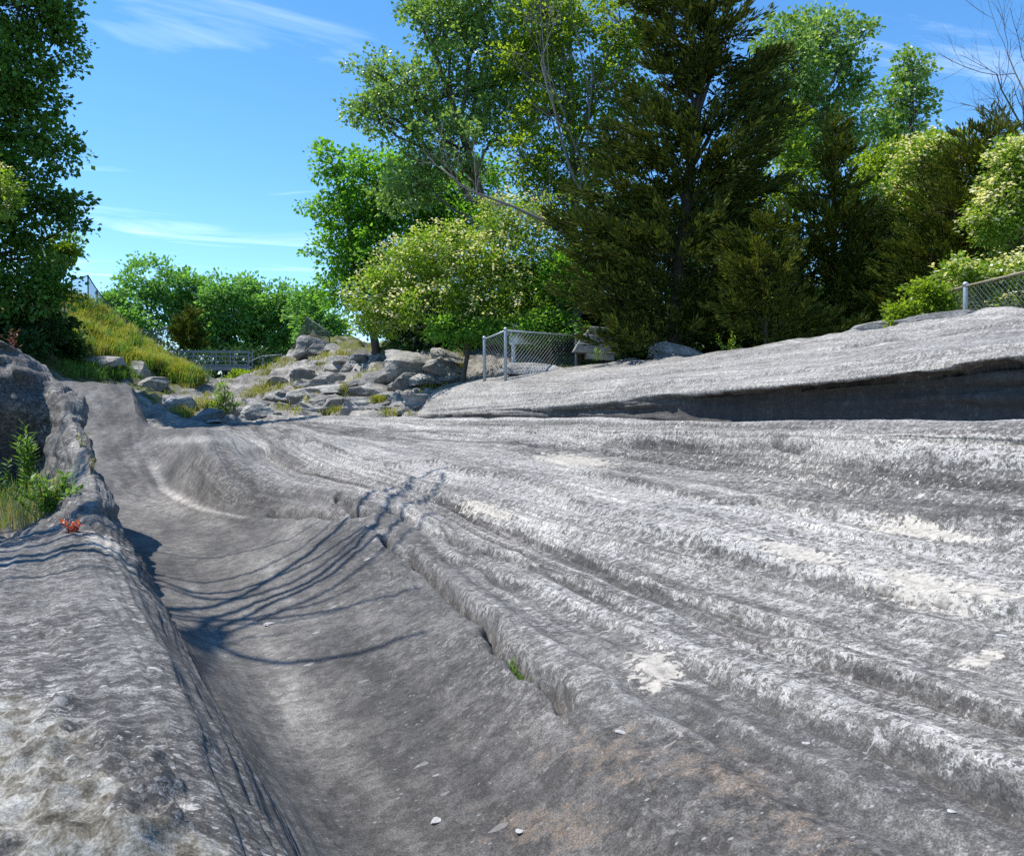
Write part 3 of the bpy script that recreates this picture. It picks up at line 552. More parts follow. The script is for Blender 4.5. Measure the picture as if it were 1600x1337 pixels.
def add_boulders():
    big = [((640, 592), (4.2, 2.4, 1.3), 'broad weathered rock ledge below the dark gap under the dogwood', 34), ((585, 600), (2.2, 1.8, 1.2), 'pale fractured boulder at the middle of the rocky bank', 36), ((530, 580), (2.4, 1.6, 1.1), 'dark cracked boulder on the upper rocky bank', 38),
     ((700, 565), (3.2, 1.8, .9), 'flat grey ledge left of the chain link fence', 32), ((240, 606), (1.7, 1.4, 1.1), 'rounded grey boulder at the foot of the grassy slope', 39), ((440, 632), (1.2, .9, .42), 'long smooth boulder with a dark end by the shrub', 34),
     ((500, 630), (2.2, 1.3, .7), 'low rounded boulder beside the yellow grass tufts', 33), ((280, 632), (1.8, 1.3, .8), 'pale flat boulder left of the small shrub', 35), ((165, 570), (2.6, 1.6, .9), 'dark overhanging slab under the left grass bank', 38), ((215, 585), (1.6, 1.4, 1.2), 'tall dark boulder under the left grass bank', 42), ((490, 545), (2.2, 1.6, 1.4), 'jagged outcrop below the fence on the right bank', 46)]
    for i, ((px, py), sz, lab, f) in enumerate(big):
        p = gsee(px, py, f-9)
        if p is None: p = gpt(px, py, f)
        boulder('boulder', p, sz, lab, None, i, rz=i*1.3, tilt=.12*(i % 3-1))
    rg = np.random.default_rng(5); k = 0
    while k < 70:
        px = rg.uniform(235, 740); py = rg.uniform(540, 655)
        top = 640-(px-300)*.40 if px < 480 else 530+(px-480)*.16
        if py < top+8 or (py > 640 and px > 480): continue
        p = gsee(px, py)
        if p is None: continue
        s = rg.uniform(.6, 1.6)*(1.2 if px > 450 else .9)
        boulder('boulder', p, (s*rg.uniform(1.1, 2.4), s*1.1, s*rg.uniform(.45, .75)), ('half-buried grey rock in the grass near the footbridge' if px < 400 and py < 615 else 'half-buried grey rock at the foot of the bank beside the small shrub' if px < 420 else 'half-buried grey rock on the lower rocky bank above the smooth bedrock' if py > 602 else 'half-buried grey rock on the upper rocky bank below the dogwood'), GB, 50+k, rz=rg.uniform(0, 6), tilt=rg.uniform(-.2, .2), sink=.56); k += 1
    # rim of broken rocks along the top of the right ledge
    rim = [((1062, 562), 27.2, (2.2, 1.2, .9), 'whitish pitted rock lump in front of the big cedar'), ((830, 582), 28.2, (3.4, 1.0, .62), 'tilted flat slab at the foot of the chain link fence'), ((1270, 540), 23.2, (1.6, .9, .5), 'small pale rim rock at the edge of the right ledge'), ((1375, 523), 21.2, (3.0, 1.1, .62), 'dark layered slab on the rim of the right ledge'), ((1480, 506), 19.6, (2.6, 1.0, .45), 'thin slab below the right fence post'), ((980, 575), 28.4, (2.4, 1.2, .5), 'low grey rock at the root of the big cedar')]
    for i, ((px, py), f, sz, lab) in enumerate(rim):
        p = at(px, py, f); boulder('boulder', p, sz, lab, None, 200+i, rz=-YAW-.15+.1*i, tilt=0, sink=.42)
add_boulders()

# ------------------------------------------------------------------ leaves, trees
def unit(v): return v/(np.linalg.norm(v, axis=-1)[..., None]+1e-9)
def leaf_mesh(C, A, Nn, L, Wd, fold=.18):
    """one folded quad for each leaf: C root, A axis, Nn normal"""
    A = unit(A); Sd = unit(np.cross(A, Nn)); Nn = np.cross(Sd, A); L = L[:, None]; Wd = Wd[:, None]
    V = np.stack([C, C+A*L*.45+Sd*Wd*.5+Nn*Wd*fold, C+A*L, C+A*L*.45-Sd*Wd*.5+Nn*Wd*fold], 1).reshape(-1, 3)
    return V, np.arange(len(V)).reshape(-1, 4)
def bez(a, b, up, n=7, wob=.0):
    a = np.asarray(a, float); b = np.asarray(b, float); m = (a+b)/2+np.array([0, 0, up]); t = np.linspace(0, 1, n)[:, None]
    P = (1-t)**2*a+2*t*(1-t)*m+t*t*b
    if wob: P[1:-1] += RNG.normal(size=(n-2, 3))*wob
    return P
def branching(mb, a, d, ln, r, depth, sides=5):
    n = 6; P = [np.asarray(a, float)]; d = unit(np.asarray(d, float))
    for i in range(n-1): d = unit(d+RNG.normal(size=3)*.10+np.array([0, 0, .04])); P.append(P[-1]+d*ln/(n-1))
    P = np.array(P); mb.tube(P, np.linspace(r, r*.5 if depth else r*.25, n), sides, False)
    if depth:
        for k in range(RNG.integers(3, 6)):
            i = RNG.integers(1, n); e = P[i]-P[i-1]; q = unit(unit(e)+RNG.normal(size=3)*.48)
            branching(mb, P[i], q, ln*RNG.uniform(.45, .75), max(.004, r*(1-.5*i/n)*.6), depth-1, 4)
def tree(name, label, base, lobes, f, leaf, nleaf, mat, bark=None, cat='tree', group=None, clump=.35, wl=.75, shape='broad', flower=0, fl_size=.09, trunk_r=.16, top=None, twigs=.5, depth=.8, fill=.25, up=.35, bare=0):
    """lobes: (px, py, rx, ry) ellipsoids at forward distance f (with a spread in depth)"""
    bark = bark or M_BARK
    b = np.array(base, float); root = empty(name, b); tag(root, label, cat, group); nleaf = int(nleaf*(1.75 if shape != 'cedar' else 1.35)); s = f/FPX
    L = []
    for lb in lobes:
        off = lb[4] if len(lb) > 4 else RNG.uniform(-.4, .4)*lb[2]*s
        c = at(lb[0], lb[1], f+off); L.append((c, lb[2]*s, lb[3]*s))
    vol = np.array([rx*ry*rx*.0+rx*ry for _, rx, ry in L]); share = vol/vol.sum()
    # trunk: through the lobe centroid
    cz = np.array([c for c, _, _ in L]); wtop = at(*top, f) if top else cz[np.argmax(cz[:, 2])]
    mid = b+(wtop-b)*.5; mid[:2] += (b[:2]-wtop[:2])*.12+RNG.normal(size=2)*.15
    t = np.linspace(0, 1, 12)[:, None]; TP = (1-t)**2*b+2*t*(1-t)*mid+t*t*wtop; TP[0, 2] -= .3
    mb = MB(); mb.tube(TP, np.linspace(trunk_r, trunk_r*.22, 12), 8); mb.build('trunk', bark, root, True)
    br = MB(); leafC = []; leafD = []; tot = 0
    for (c, rx, ry), sh in zip(L, share):
        hh = np.clip((c[2]-b[2])*.62, .3, None); i0 = int(np.clip(np.searchsorted(TP[:, 2], b[2]+hh), 1, 10)); a = TP[i0]
        ln = np.linalg.norm(c-a); r0 = min(trunk_r*.5, .02+.016*ln)
        if ln > .3: br.tube(bez(a, c, ln*.08, 7, ln*.025), np.linspace(r0, r0*.4, 7), 6, False)
        nl = nleaf*sh; nc = max(3, int(nl/(46 if shape != 'cedar' else 95)))
        q = unit(RNG.normal(size=(nc, 3))); rr = RNG.uniform(fill, 1, nc)**.55; q = q*rr[:, None]
        cc = c+RT*(q[:, :1]*rx)+FW*(q[:, 1:2]*rx*depth)+np.array([0, 0, 1])*(q[:, 2:3]*ry)
        cc += RNG.normal(size=cc.shape)*clump*.35
        k = RNG.random(nc) < twigs
        for e in cc[k]:
            st_ = c+(e-c)*RNG.uniform(0, .25); ln = np.linalg.norm(e-st_)
            br.tube(bez(st_, e, ln*.06, 4, ln*.03), np.linspace(max(.006, r0*.3), .006, 4), 4, False)
        per = RNG.poisson(max(nl/nc, 2), nc)
        idx = np.repeat(np.arange(nc), per); 
        sc_ = clump*RNG.uniform(.6, 1.35, nc)[idx]
        g = unit(RNG.normal(size=(len(idx), 3)))*(RNG.random(len(idx))**.45)[:, None]*sc_[:, None]*1.45*np.array([1, 1, .62]); pos = cc[idx]+g
        if shape == 'cedar':
            ax_ = np.stack([np.interp(cc[:, 2], TP[:, 2], TP[:, i]) for i in range(2)], 1); o_ = cc[:, :2]-ax_; o_ = np.concatenate([o_, np.full((nc, 1), .35)*np.linalg.norm(o_, axis=1)[:, None]], 1); o_ = unit(o_+RNG.normal(size=o_.shape)*.15)
            u_ = RNG.uniform(-1, 1, len(idx)); g = unit(RNG.normal(size=(len(idx), 3)))*(RNG.random(len(idx))**.6*(1.05-.5*u_))[:, None]*sc_[:, None]*.75
            pos = cc[idx]+o_[idx]*(u_*2.1*sc_)[:, None]+g+np.array([0, 0, 1])*(.35*sc_*u_*u_)[:, None]; g = g+o_[idx]*clump*1.1
        leafC.append(pos); out = (cc[idx]-c)/np.array([rx, rx, ry]); leafD.append(unit(g/clump+out*.9+np.array([0, 0, up if shape == 'cedar' else -.15])+RNG.normal(size=g.shape)*.45))
        for _ in range(bare):
            d_ = unit(RNG.normal(size=3)+np.array([0, 0, .5])); branching(br, c-d_*.3, d_, rx*RNG.uniform(.5, .9), .022, 2)
    if br.v: br.build('branches', bark, root, True)
    if nleaf > 0:
        C = np.vstack(leafC); D = np.vstack(leafD); n = len(C)
        nn = unit(RNG.normal(size=(n, 3))*.75+np.array([0, 0, .85])); ll = leaf*RNG.uniform(.45, 1.4, n)*(.8 if shape != 'cedar' else 1)
        V, F = leaf_mesh(C, D, nn, ll, ll*wl); crown = mesh_np('crown', V-b, F, mat, root, False)
    if flower:
        # blossoms sit on the outer upper faces of the crown
        cc = []
        for (c, rx, ry), sh in zip(L, share):
            m = int(flower*sh)+1; q = unit(RNG.normal(size=(m*3, 3))+np.array([-.3, -.5, .6])); q = q[q[:, 2] > -.35][:m]
            cc.append(c+RT*(q[:, :1]*rx)+FW*(q[:, 1:2]*rx*depth)+np.array([0, 0, 1])*(q[:, 2:3]*ry)+RNG.normal(size=(len(q), 3))*clump*.5)
        cc = np.vstack(cc); rep = np.repeat(cc, 5, 0)+RNG.normal(size=(len(cc)*5, 3))*fl_size*.6; n = len(rep)
        V, F = leaf_mesh(rep, RNG.normal(size=(n, 3))*np.array([1, 1, .3]), unit(RNG.normal(size=(n, 3))*.4+np.array([0, 0, 1])), np.full(n, fl_size), np.full(n, fl_size*.9), .05)
        mesh_np('blossoms', V-b, F, M_FLOWER, crown, False)
    return root

def trees():
    # far cottonwoods behind the bridge
    far = [((235, 470), [(235, 440, 52, 36), (215, 480, 42, 40), (255, 490, 42, 44), (235, 525, 36, 26), (215, 540, 40, 22)], 'tallest rounded cottonwood left of the bridge', 82), ((300, 500), [(300, 465, 34, 40), (310, 505, 34, 36), (320, 540, 34, 18)], 'cottonwood rising behind the left end of the bridge', 84),
           ((350, 500), [(345, 465, 32, 34), (362, 500, 34, 40), (340, 530, 28, 20), (370, 548, 26, 12)], 'cottonwood rising behind the middle of the bridge', 83), ((395, 500), [(388, 460, 22, 24), (400, 500, 24, 40), (410, 545, 30, 18)], 'narrow cottonwood behind the right end of the bridge', 86),
           ((440, 500), [(435, 475, 30, 32), (448, 510, 34, 32), (450, 545, 36, 18)], 'cottonwood right of the bridge with a gap of sky beside it', 84), ((490, 510), [(485, 480, 26, 26), (500, 515, 38, 34)], 'pale cottonwood at the foot of the tall right-hand tree', 80), ((180, 500), [(182, 480, 22, 26), (190, 515, 32, 32)], 'low cottonwood above the left grass bank', 78)]
    for (bx, by), lo, lab, f in far:
        tree('cottonwood_tree', lab, gpt(bx, by, f), lo, f, .42, 4200, M_FARLEAF, group='cottonwoods behind the bridge', clump=.75, trunk_r=.2, twigs=.25, fill=.15)
    tree('cedar_tree', 'small brownish cedar at the left end of the bridge', gpt(293, 545, 72), [(293, 520, 17, 16), (293, 538, 24, 18), (293, 500, 9, 14)], 72, .35, 3500, M_CEDAR2, M_DARKBARK, clump=.4, wl=.4, shape='cedar')
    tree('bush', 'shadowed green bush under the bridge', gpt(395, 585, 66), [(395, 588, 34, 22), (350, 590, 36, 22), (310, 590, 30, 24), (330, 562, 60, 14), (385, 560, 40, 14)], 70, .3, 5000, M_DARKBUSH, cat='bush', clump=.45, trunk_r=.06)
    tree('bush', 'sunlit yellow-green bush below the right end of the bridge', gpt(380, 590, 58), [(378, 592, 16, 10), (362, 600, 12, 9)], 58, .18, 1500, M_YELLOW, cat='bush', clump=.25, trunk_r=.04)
    # right-hand wood
    tree('cottonwood_tree', 'tall silvery cottonwood with a bare dark trunk against the sky', gpt(815, 480, 36), [(690, 40, 62, 55), (630, 140, 70, 40), (585, 110, 40, 18), (600, 190, 62, 30), (760, 70, 70, 70), (700, 150, 70, 50), (790, 170, 60, 60), (700, 230, 80, 36), (570, 165, 30, 20), (655, 20, 34, 20), (770, -20, 90, 50), (840, 60, 50, 60), (650, 290, 60, 40)], 36, .19, 17000, M_COTTON, clump=.42, wl=.9, trunk_r=.30, top=(672, 60), twigs=.6, bare=2)
    tree('leafy_tree', 'rounded mid-green tree at the left edge of the right-hand wood', gpt(590, 520, 40), [(600, 290, 80, 55), (560, 340, 62, 50), (660, 320, 80, 55), (620, 390, 90, 50), (535, 400, 45, 36), (500, 320, 26, 18), (720, 360, 70, 55), (520, 260, 26, 26), (560, 450, 60, 36), (740, 290, 60, 40)], 40, .22, 17000, M_GREEN, clump=.45, wl=.8, trunk_r=.2, twigs=.5)
    dt = tree('dead_tree', 'sparse tree with grey bare branches and yellow-green vines', gpt(905, 520, 34), [(880, 60, 60, 70), (930, 150, 60, 60), (860, 180, 60, 60), (970, 40, 60, 60), (900, 260, 60, 50), (980, 100, 50, 60), (880, 330, 50, 40), (850, 20, 40, 60), (1000, 190, 50, 60), (940, 230, 60, 60), (820, 110, 50, 60), (820, 250, 50, 50), (850, 300, 50, 40)], 34, .18, 15000, M_YELLOW, M_DEADBARK, clump=.36, trunk_r=.19, top=(890, -60), bare=5, twigs=.7)
    m = MB(); P_ = np.array([at(905, 385, 31), at(860, 350, 30.6), at(800, 322, 30.2), at(745, 302, 30), at(715, 285, 29.8), at(690, 262, 29.8)]); m.tube(P_, np.linspace(.07, .015, 6), 6)
    for i in (1, 2, 3, 4):
        for k in range(3): branching(m, P_[i], (P_[i+1]-P_[i])+RNG.normal(size=3)*.7+np.array([0, 0, .3]), RNG.uniform(.7, 1.5), .022, 2, 4)
    m.build('dead_limb', M_DEADBARK, dt, True)
    for hx, hy, tx, ty in [(905, 300, 840, 60), (905, 300, 945, 40)]:
        m = MB(); a_ = at(hx, hy, 33); e_ = at(tx, ty, 32.5)-a_; branching(m, a_, e_, np.linalg.norm(e_)*.85, .06, 3, 5); m.build('limb', M_DEADBARK, dt, True)
    tree('dogwood_shrub', 'wide flowering dogwood with creamy blossoms left of the cedar', gpt(720, 545, 31.5), [(640, 420, 60, 45), (700, 400, 75, 50), (590, 465, 50, 40), (770, 430, 80, 60), (830, 400, 60, 60), (680, 480, 90, 40), (790, 490, 80, 36), (850, 470, 40, 50), (800, 340, 60, 36), (600, 500, 46, 26)], 31.5, .15, 22000, M_DOGWOOD, clump=.32, wl=.6, trunk_r=.1, flower=800, fl_size=.10, twigs=.4)
    tree('green_shrub', 'bright green shrub overhanging the fence and gabled box', gpt(850, 540, 30), [(740, 515, 50, 16), (810, 520, 40, 20), (860, 510, 50, 30), (880, 440, 36, 50), (700, 515, 40, 14)], 30.3, .15, 6500, M_GREEN, cat='bush', clump=.26, trunk_r=.05)
    ced = [(1050, -10, 55, 60), (1075, 60, 70, 60), (1130, 60, 50, 70), (1040, 140, 70, 60), (1120, 150, 75, 70), (1010, 220, 80, 60), (1110, 240, 95, 70), (975, 300, 80, 50), (1080, 320, 110, 70), (1160, 300, 55, 80), (960, 380, 75, 50), (1060, 400, 120, 70), (1130, 420, 80, 70), (950, 460, 70, 46), (1050, 480, 120, 60), (1120, 500, 70, 50), (1000, 525, 90, 28), (905, 350, 40, 22), (1175, 180, 40, 60), (1215, 190, 34, 26), (1195, 110, 28, 50)]
    tree('cedar_tree', 'huge dark brown-green cedar standing in the middle of the wood', gpt(1050, 555, 27.6), ced, 28, .21, 64000, M_CEDAR, M_DARKBARK, clump=.25, wl=.30, shape='cedar', trunk_r=.28, top=(1120, -20), twigs=.35, up=.5)
    tree('cedar_tree', 'slim pointed cedar right of the huge cedar', gpt(1305, 520, 28), [(1305, 205, 14, 30), (1305, 250, 30, 36), (1295, 310, 48, 40), (1280, 370, 70, 46), (1330, 370, 50, 50), (1260, 430, 80, 46), (1340, 440, 60, 46), (1300, 490, 80, 36)], 27.5, .18, 20000, M_CEDAR2, M_DARKBARK, clump=.23, wl=.30, shape='cedar', trunk_r=.16, up=.5)
    tree('cedar_bush', 'low spreading olive cedar in front at the rock rim', gpt(1200, 540, 25.5), [(1190, 420, 50, 60), (1170, 480, 50, 50), (1230, 500, 60, 45), (1290, 520, 60, 26), (1210, 360, 30, 30), (1160, 390, 36, 30)], 25.5, .16, 15000, M_CEDAR2, M_DARKBARK, cat='bush', clump=.2, wl=.30, shape='cedar', trunk_r=.1, up=.5)
    tree('cottonwood_tree', 'silvery cottonwood top behind the right side of the cedar', gpt(1215, 480, 42), [(1290, 60, 62, 40), (1330, 110, 34, 26), (1240, 110, 60, 50), (1290, 150, 60, 50), (1215, 60, 30, 36), (1330, 190, 30, 36), (1240, 220, 50, 40), (1350, 50, 16, 14), (1300, 250, 40, 30)], 42, .22, 9000, M_COTTON, clump=.45, wl=.9, trunk_r=.22, top=(1270, 100), twigs=.6)
    tree('cottonwood_tree', 'small leaning cottonwood alone against the sky at right', gpt(1420, 400, 44), [(1425, 110, 26, 36), (1400, 160, 30, 26), (1435, 165, 22, 26), (1410, 220, 30, 40), (1440, 240, 24, 30), (1380, 230, 30, 40)], 44, .24, 3800, M_COTTON, clump=.42, wl=.9, trunk_r=.14, top=(1425, 110), bare=3)
    tree('leafy_tree', 'yellow-green tree glimpsed between the two cedars', gpt(1260, 500, 38), [(1230, 200, 40, 40), (1250, 280, 50, 50), (1370, 300, 50, 50), (1390, 260, 40, 40), (1180, 330, 50, 60)], 38, .2, 7500, M_YELLOW, clump=.4, trunk_r=.15, bare=2)
    tree('dogwood_shrub', 'tall dogwood with an arc of white blossoms right of the slim cedar', gpt(1440, 480, 27), [(1440, 300, 60, 40), (1400, 330, 46, 40), (1380, 360, 36, 36), (1480, 330, 60, 50), (1450, 250, 50, 36), (1500, 260, 50, 40), (1400, 400, 50, 50)], 27.5, .15, 14000, M_DOGWOOD, clump=.28, wl=.6, trunk_r=.1, flower=900, fl_size=.10)
    tree('cedar_tree', 'broad olive cedar above the right fence post', gpt(1500, 470, 25.5), [(1550, 210, 30, 30), (1510, 250, 50, 40), (1560, 260, 60, 50), (1480, 330, 60, 50), (1540, 340, 70, 60), (1460, 400, 70, 50), (1530, 410, 70, 50), (1430, 440, 50, 40), (1400, 480, 70, 30), (1600, 300, 50, 60)], 26, .17, 22000, M_CEDAR2, M_DARKBARK, clump=.23, wl=.30, shape='cedar', trunk_r=.15, up=.5)
    tree('dogwood_shrub', 'blossoming dogwood at the right edge beside the cedar', gpt(1590, 470, 23.5), [(1580, 310, 50, 40), (1550, 350, 36, 40), (1610, 370, 50, 60), (1640, 280, 60, 60), (1590, 250, 40, 30)], 23.5, .13, 10000, M_DOGWOOD, clump=.25, wl=.6, trunk_r=.08, flower=700, fl_size=.10)
    tree('dogwood_shrub', 'low blossoming shrub behind the right fence rail', gpt(1540, 480, 21.6), [(1540, 440, 50, 26), (1600, 430, 50, 30), (1500, 430, 34, 20), (1570, 480, 60, 24)], 21.6, .11, 6500, M_DOGWOOD, cat='bush', clump=.2, wl=.6, trunk_r=.04, flower=260, fl_size=.10)
    tree('yellow_shrub', 'bright yellow-green bush left of the right fence post', gpt(1455, 490, 21.3), [(1455, 458, 26, 28), (1435, 485, 24, 22), (1478, 490, 16, 18), (1410, 490, 22, 16)], 20.6, .11, 2600, M_YELLOW, cat='bush', clump=.18, trunk_r=.03)
    b = gpt(1625, 350, 38); root = empty('bare_tree', b); tag(root, 'leafless grey tree with fine twigs against the sky at the right edge', 'tree')
    m = MB(); hub = at(1612, 230, 38); m.tube(bez(b-np.array([0, 0, .3]), hub, .2, 8, .06), np.linspace(.17, .09, 8), 8); m.build('trunk', M_BARK, root, True)
    for tx, ty, fo in [(1570, 40, 0), (1520, 100, .5), (1500, 170, -.5), (1640, 20, 1), (1600, 60, -1), (1545, 150, 0)]:
        m = MB(); e = at(tx, ty, 38+fo)-hub; branching(m, hub, e+np.array([0, 0, .3]), np.linalg.norm(e)*.8, .05, 3); m.build('limb', M_BARK, root, True)
    # understorey that closes the wood behind
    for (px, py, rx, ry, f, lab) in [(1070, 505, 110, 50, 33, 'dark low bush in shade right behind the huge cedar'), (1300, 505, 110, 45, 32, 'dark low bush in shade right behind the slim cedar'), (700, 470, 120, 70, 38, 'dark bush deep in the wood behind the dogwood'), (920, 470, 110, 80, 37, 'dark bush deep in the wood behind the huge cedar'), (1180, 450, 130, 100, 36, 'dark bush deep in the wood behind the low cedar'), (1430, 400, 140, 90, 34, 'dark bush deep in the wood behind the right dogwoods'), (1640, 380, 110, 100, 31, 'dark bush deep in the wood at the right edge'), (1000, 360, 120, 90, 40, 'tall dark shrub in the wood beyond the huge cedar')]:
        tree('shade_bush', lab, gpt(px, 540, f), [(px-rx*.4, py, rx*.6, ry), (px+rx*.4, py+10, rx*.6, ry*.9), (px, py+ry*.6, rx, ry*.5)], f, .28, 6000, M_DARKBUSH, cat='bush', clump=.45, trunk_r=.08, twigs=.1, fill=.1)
    # left edge
    tree('maple_tree', 'large dark maple overhanging the left edge', gpt(-30, 520, 32), [(30, 10, 80, 50), (88, 62, 50, 24), (100, 95, 28, 10), (10, 110, 80, 60), (60, 150, 36, 24), (20, 190, 70, 46), (85, 235, 44, 20), (60, 215, 40, 24), (20, 280, 76, 46), (92, 318, 46, 22), (112, 350, 30, 12), (40, 350, 62, 36), (30, 420, 70, 40), (85, 415, 26, 18), (40, 455, 66, 34), (-10, 470, 60, 40), (80, 462, 34, 24), (-90, 100, 110, 130), (-90, 300, 110, 130), (10, -70, 110, 60), (90, 0, 40, 30), (-260, 250, 130, 130)], 32, .21, 36000, M_MAPLE, M_DARKBARK, clump=.38, wl=.85, trunk_r=.25, top=(-10, -60), twigs=.4, depth=.6)
    tree('green_shrub', 'small light-green bush on the rock below the maple', gpt(105, 430, 36), [(100, 385, 22, 20), (110, 400, 16, 14), (85, 400, 20, 16)], 35, .16, 1500, M_DOGWOOD, cat='bush', clump=.22, trunk_r=.04)
    tree('dogwood_shrub', 'pale flowering branch clump at the left edge under the maple', gpt(-70, 500, 29.5), [(5, 285, 26, 24), (-40, 300, 40, 40), (10, 320, 24, 16)], 29.5, .15, 1800, M_DOGWOOD, cat='bush', clump=.2, wl=.6, trunk_r=.05, flower=60, fl_size=.07)
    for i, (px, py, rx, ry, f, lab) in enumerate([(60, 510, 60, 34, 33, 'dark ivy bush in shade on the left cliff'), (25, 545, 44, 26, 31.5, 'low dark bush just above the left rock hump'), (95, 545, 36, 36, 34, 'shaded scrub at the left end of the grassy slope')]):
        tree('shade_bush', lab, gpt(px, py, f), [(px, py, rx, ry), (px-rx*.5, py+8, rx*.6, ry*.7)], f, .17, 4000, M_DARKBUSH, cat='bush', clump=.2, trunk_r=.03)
trees()

# ------------------------------------------------------------------ grass, weeds
def grass_mesh(name, roots, h, per, spread, mat, width=.012, lean=.5, label=None, cat=None, parent=None, kind=None, group=None):
    roots = np.asarray(roots, float); n = len(roots)*per; o0 = roots.mean(0) if parent is None else np.array(parent.location)
    P = np.repeat(roots, per, 0)+RNG.normal(size=(n, 3))*np.array([spread, spread, 0]); hh = h*RNG.uniform(.45, 1.2, n)[:, None]
    a = RNG.uniform(0, 2*math.pi, n); D = np.stack([np.cos(a), np.sin(a), 0*a], 1); S = np.stack([-np.sin(a), np.cos(a), 0*a], 1)*width/2; ln = (RNG.uniform(.1, 1, n)*lean)[:, None]
    z = np.array([0, 0, 1.]); P0 = P-z*.02; P1 = P+z*hh*.6+D*hh*ln*.35; P2 = P+z*hh*(1-.25*ln)+D*hh*ln
    V = np.stack([P0-S, P0+S, P1+S*.8, P1-S*.8, P2+S*.15, P2-S*.15], 1).reshape(-1, 3); b = np.arange(n)[:, None]*6
    F = np.concatenate([b+np.array([0, 1, 2, 3]), b+np.array([3, 2, 4, 5])])
    o = mesh_np(name, V-o0, F, mat, parent, False)
    if parent is None: o.location = o0
    return tag(o, label, cat, group, kind)
def leafy_weed(name, label, pos, h, stems, mat, lsize=.05, wl=.35, spread=.06, cat='plant', leaves=26):
    pos = np.array(pos, float); root = empty(name, pos); tag(root, label, cat); mb = MB(); C = []; D = []
    for k in range(stems):
        e = pos+np.array([RNG.normal()*spread*1.6, RNG.normal()*spread*1.6, h*RNG.uniform(.65, 1.1)]); P = bez(pos+np.append(RNG.normal(size=2)*spread*.5, -.03), e, 0, 6, .008)
        mb.tube(P, np.linspace(.005, .002, 6), 4, False); tt = np.linspace(.15, 1, leaves)
        Q = np.stack([np.interp(tt, np.linspace(0, 1, 6), P[:, i]) for i in range(3)], 1); a = np.arange(leaves)*2.4; C.append(Q); D.append(np.stack([np.cos(a), np.sin(a), .55+0*a], 1)+RNG.normal(size=(leaves, 3))*.2)
    mb.build('stem', mat, root, True); C = np.vstack(C); D = np.vstack(D); n = len(C); ll = lsize*RNG.uniform(.7, 1.3, n)
    V, F = leaf_mesh(C, D, unit(np.array([0, 0, 1.])+RNG.normal(size=(n, 3))*.3), ll, ll*wl); mesh_np('leaves', V-pos, F, mat, root, False)
    return root
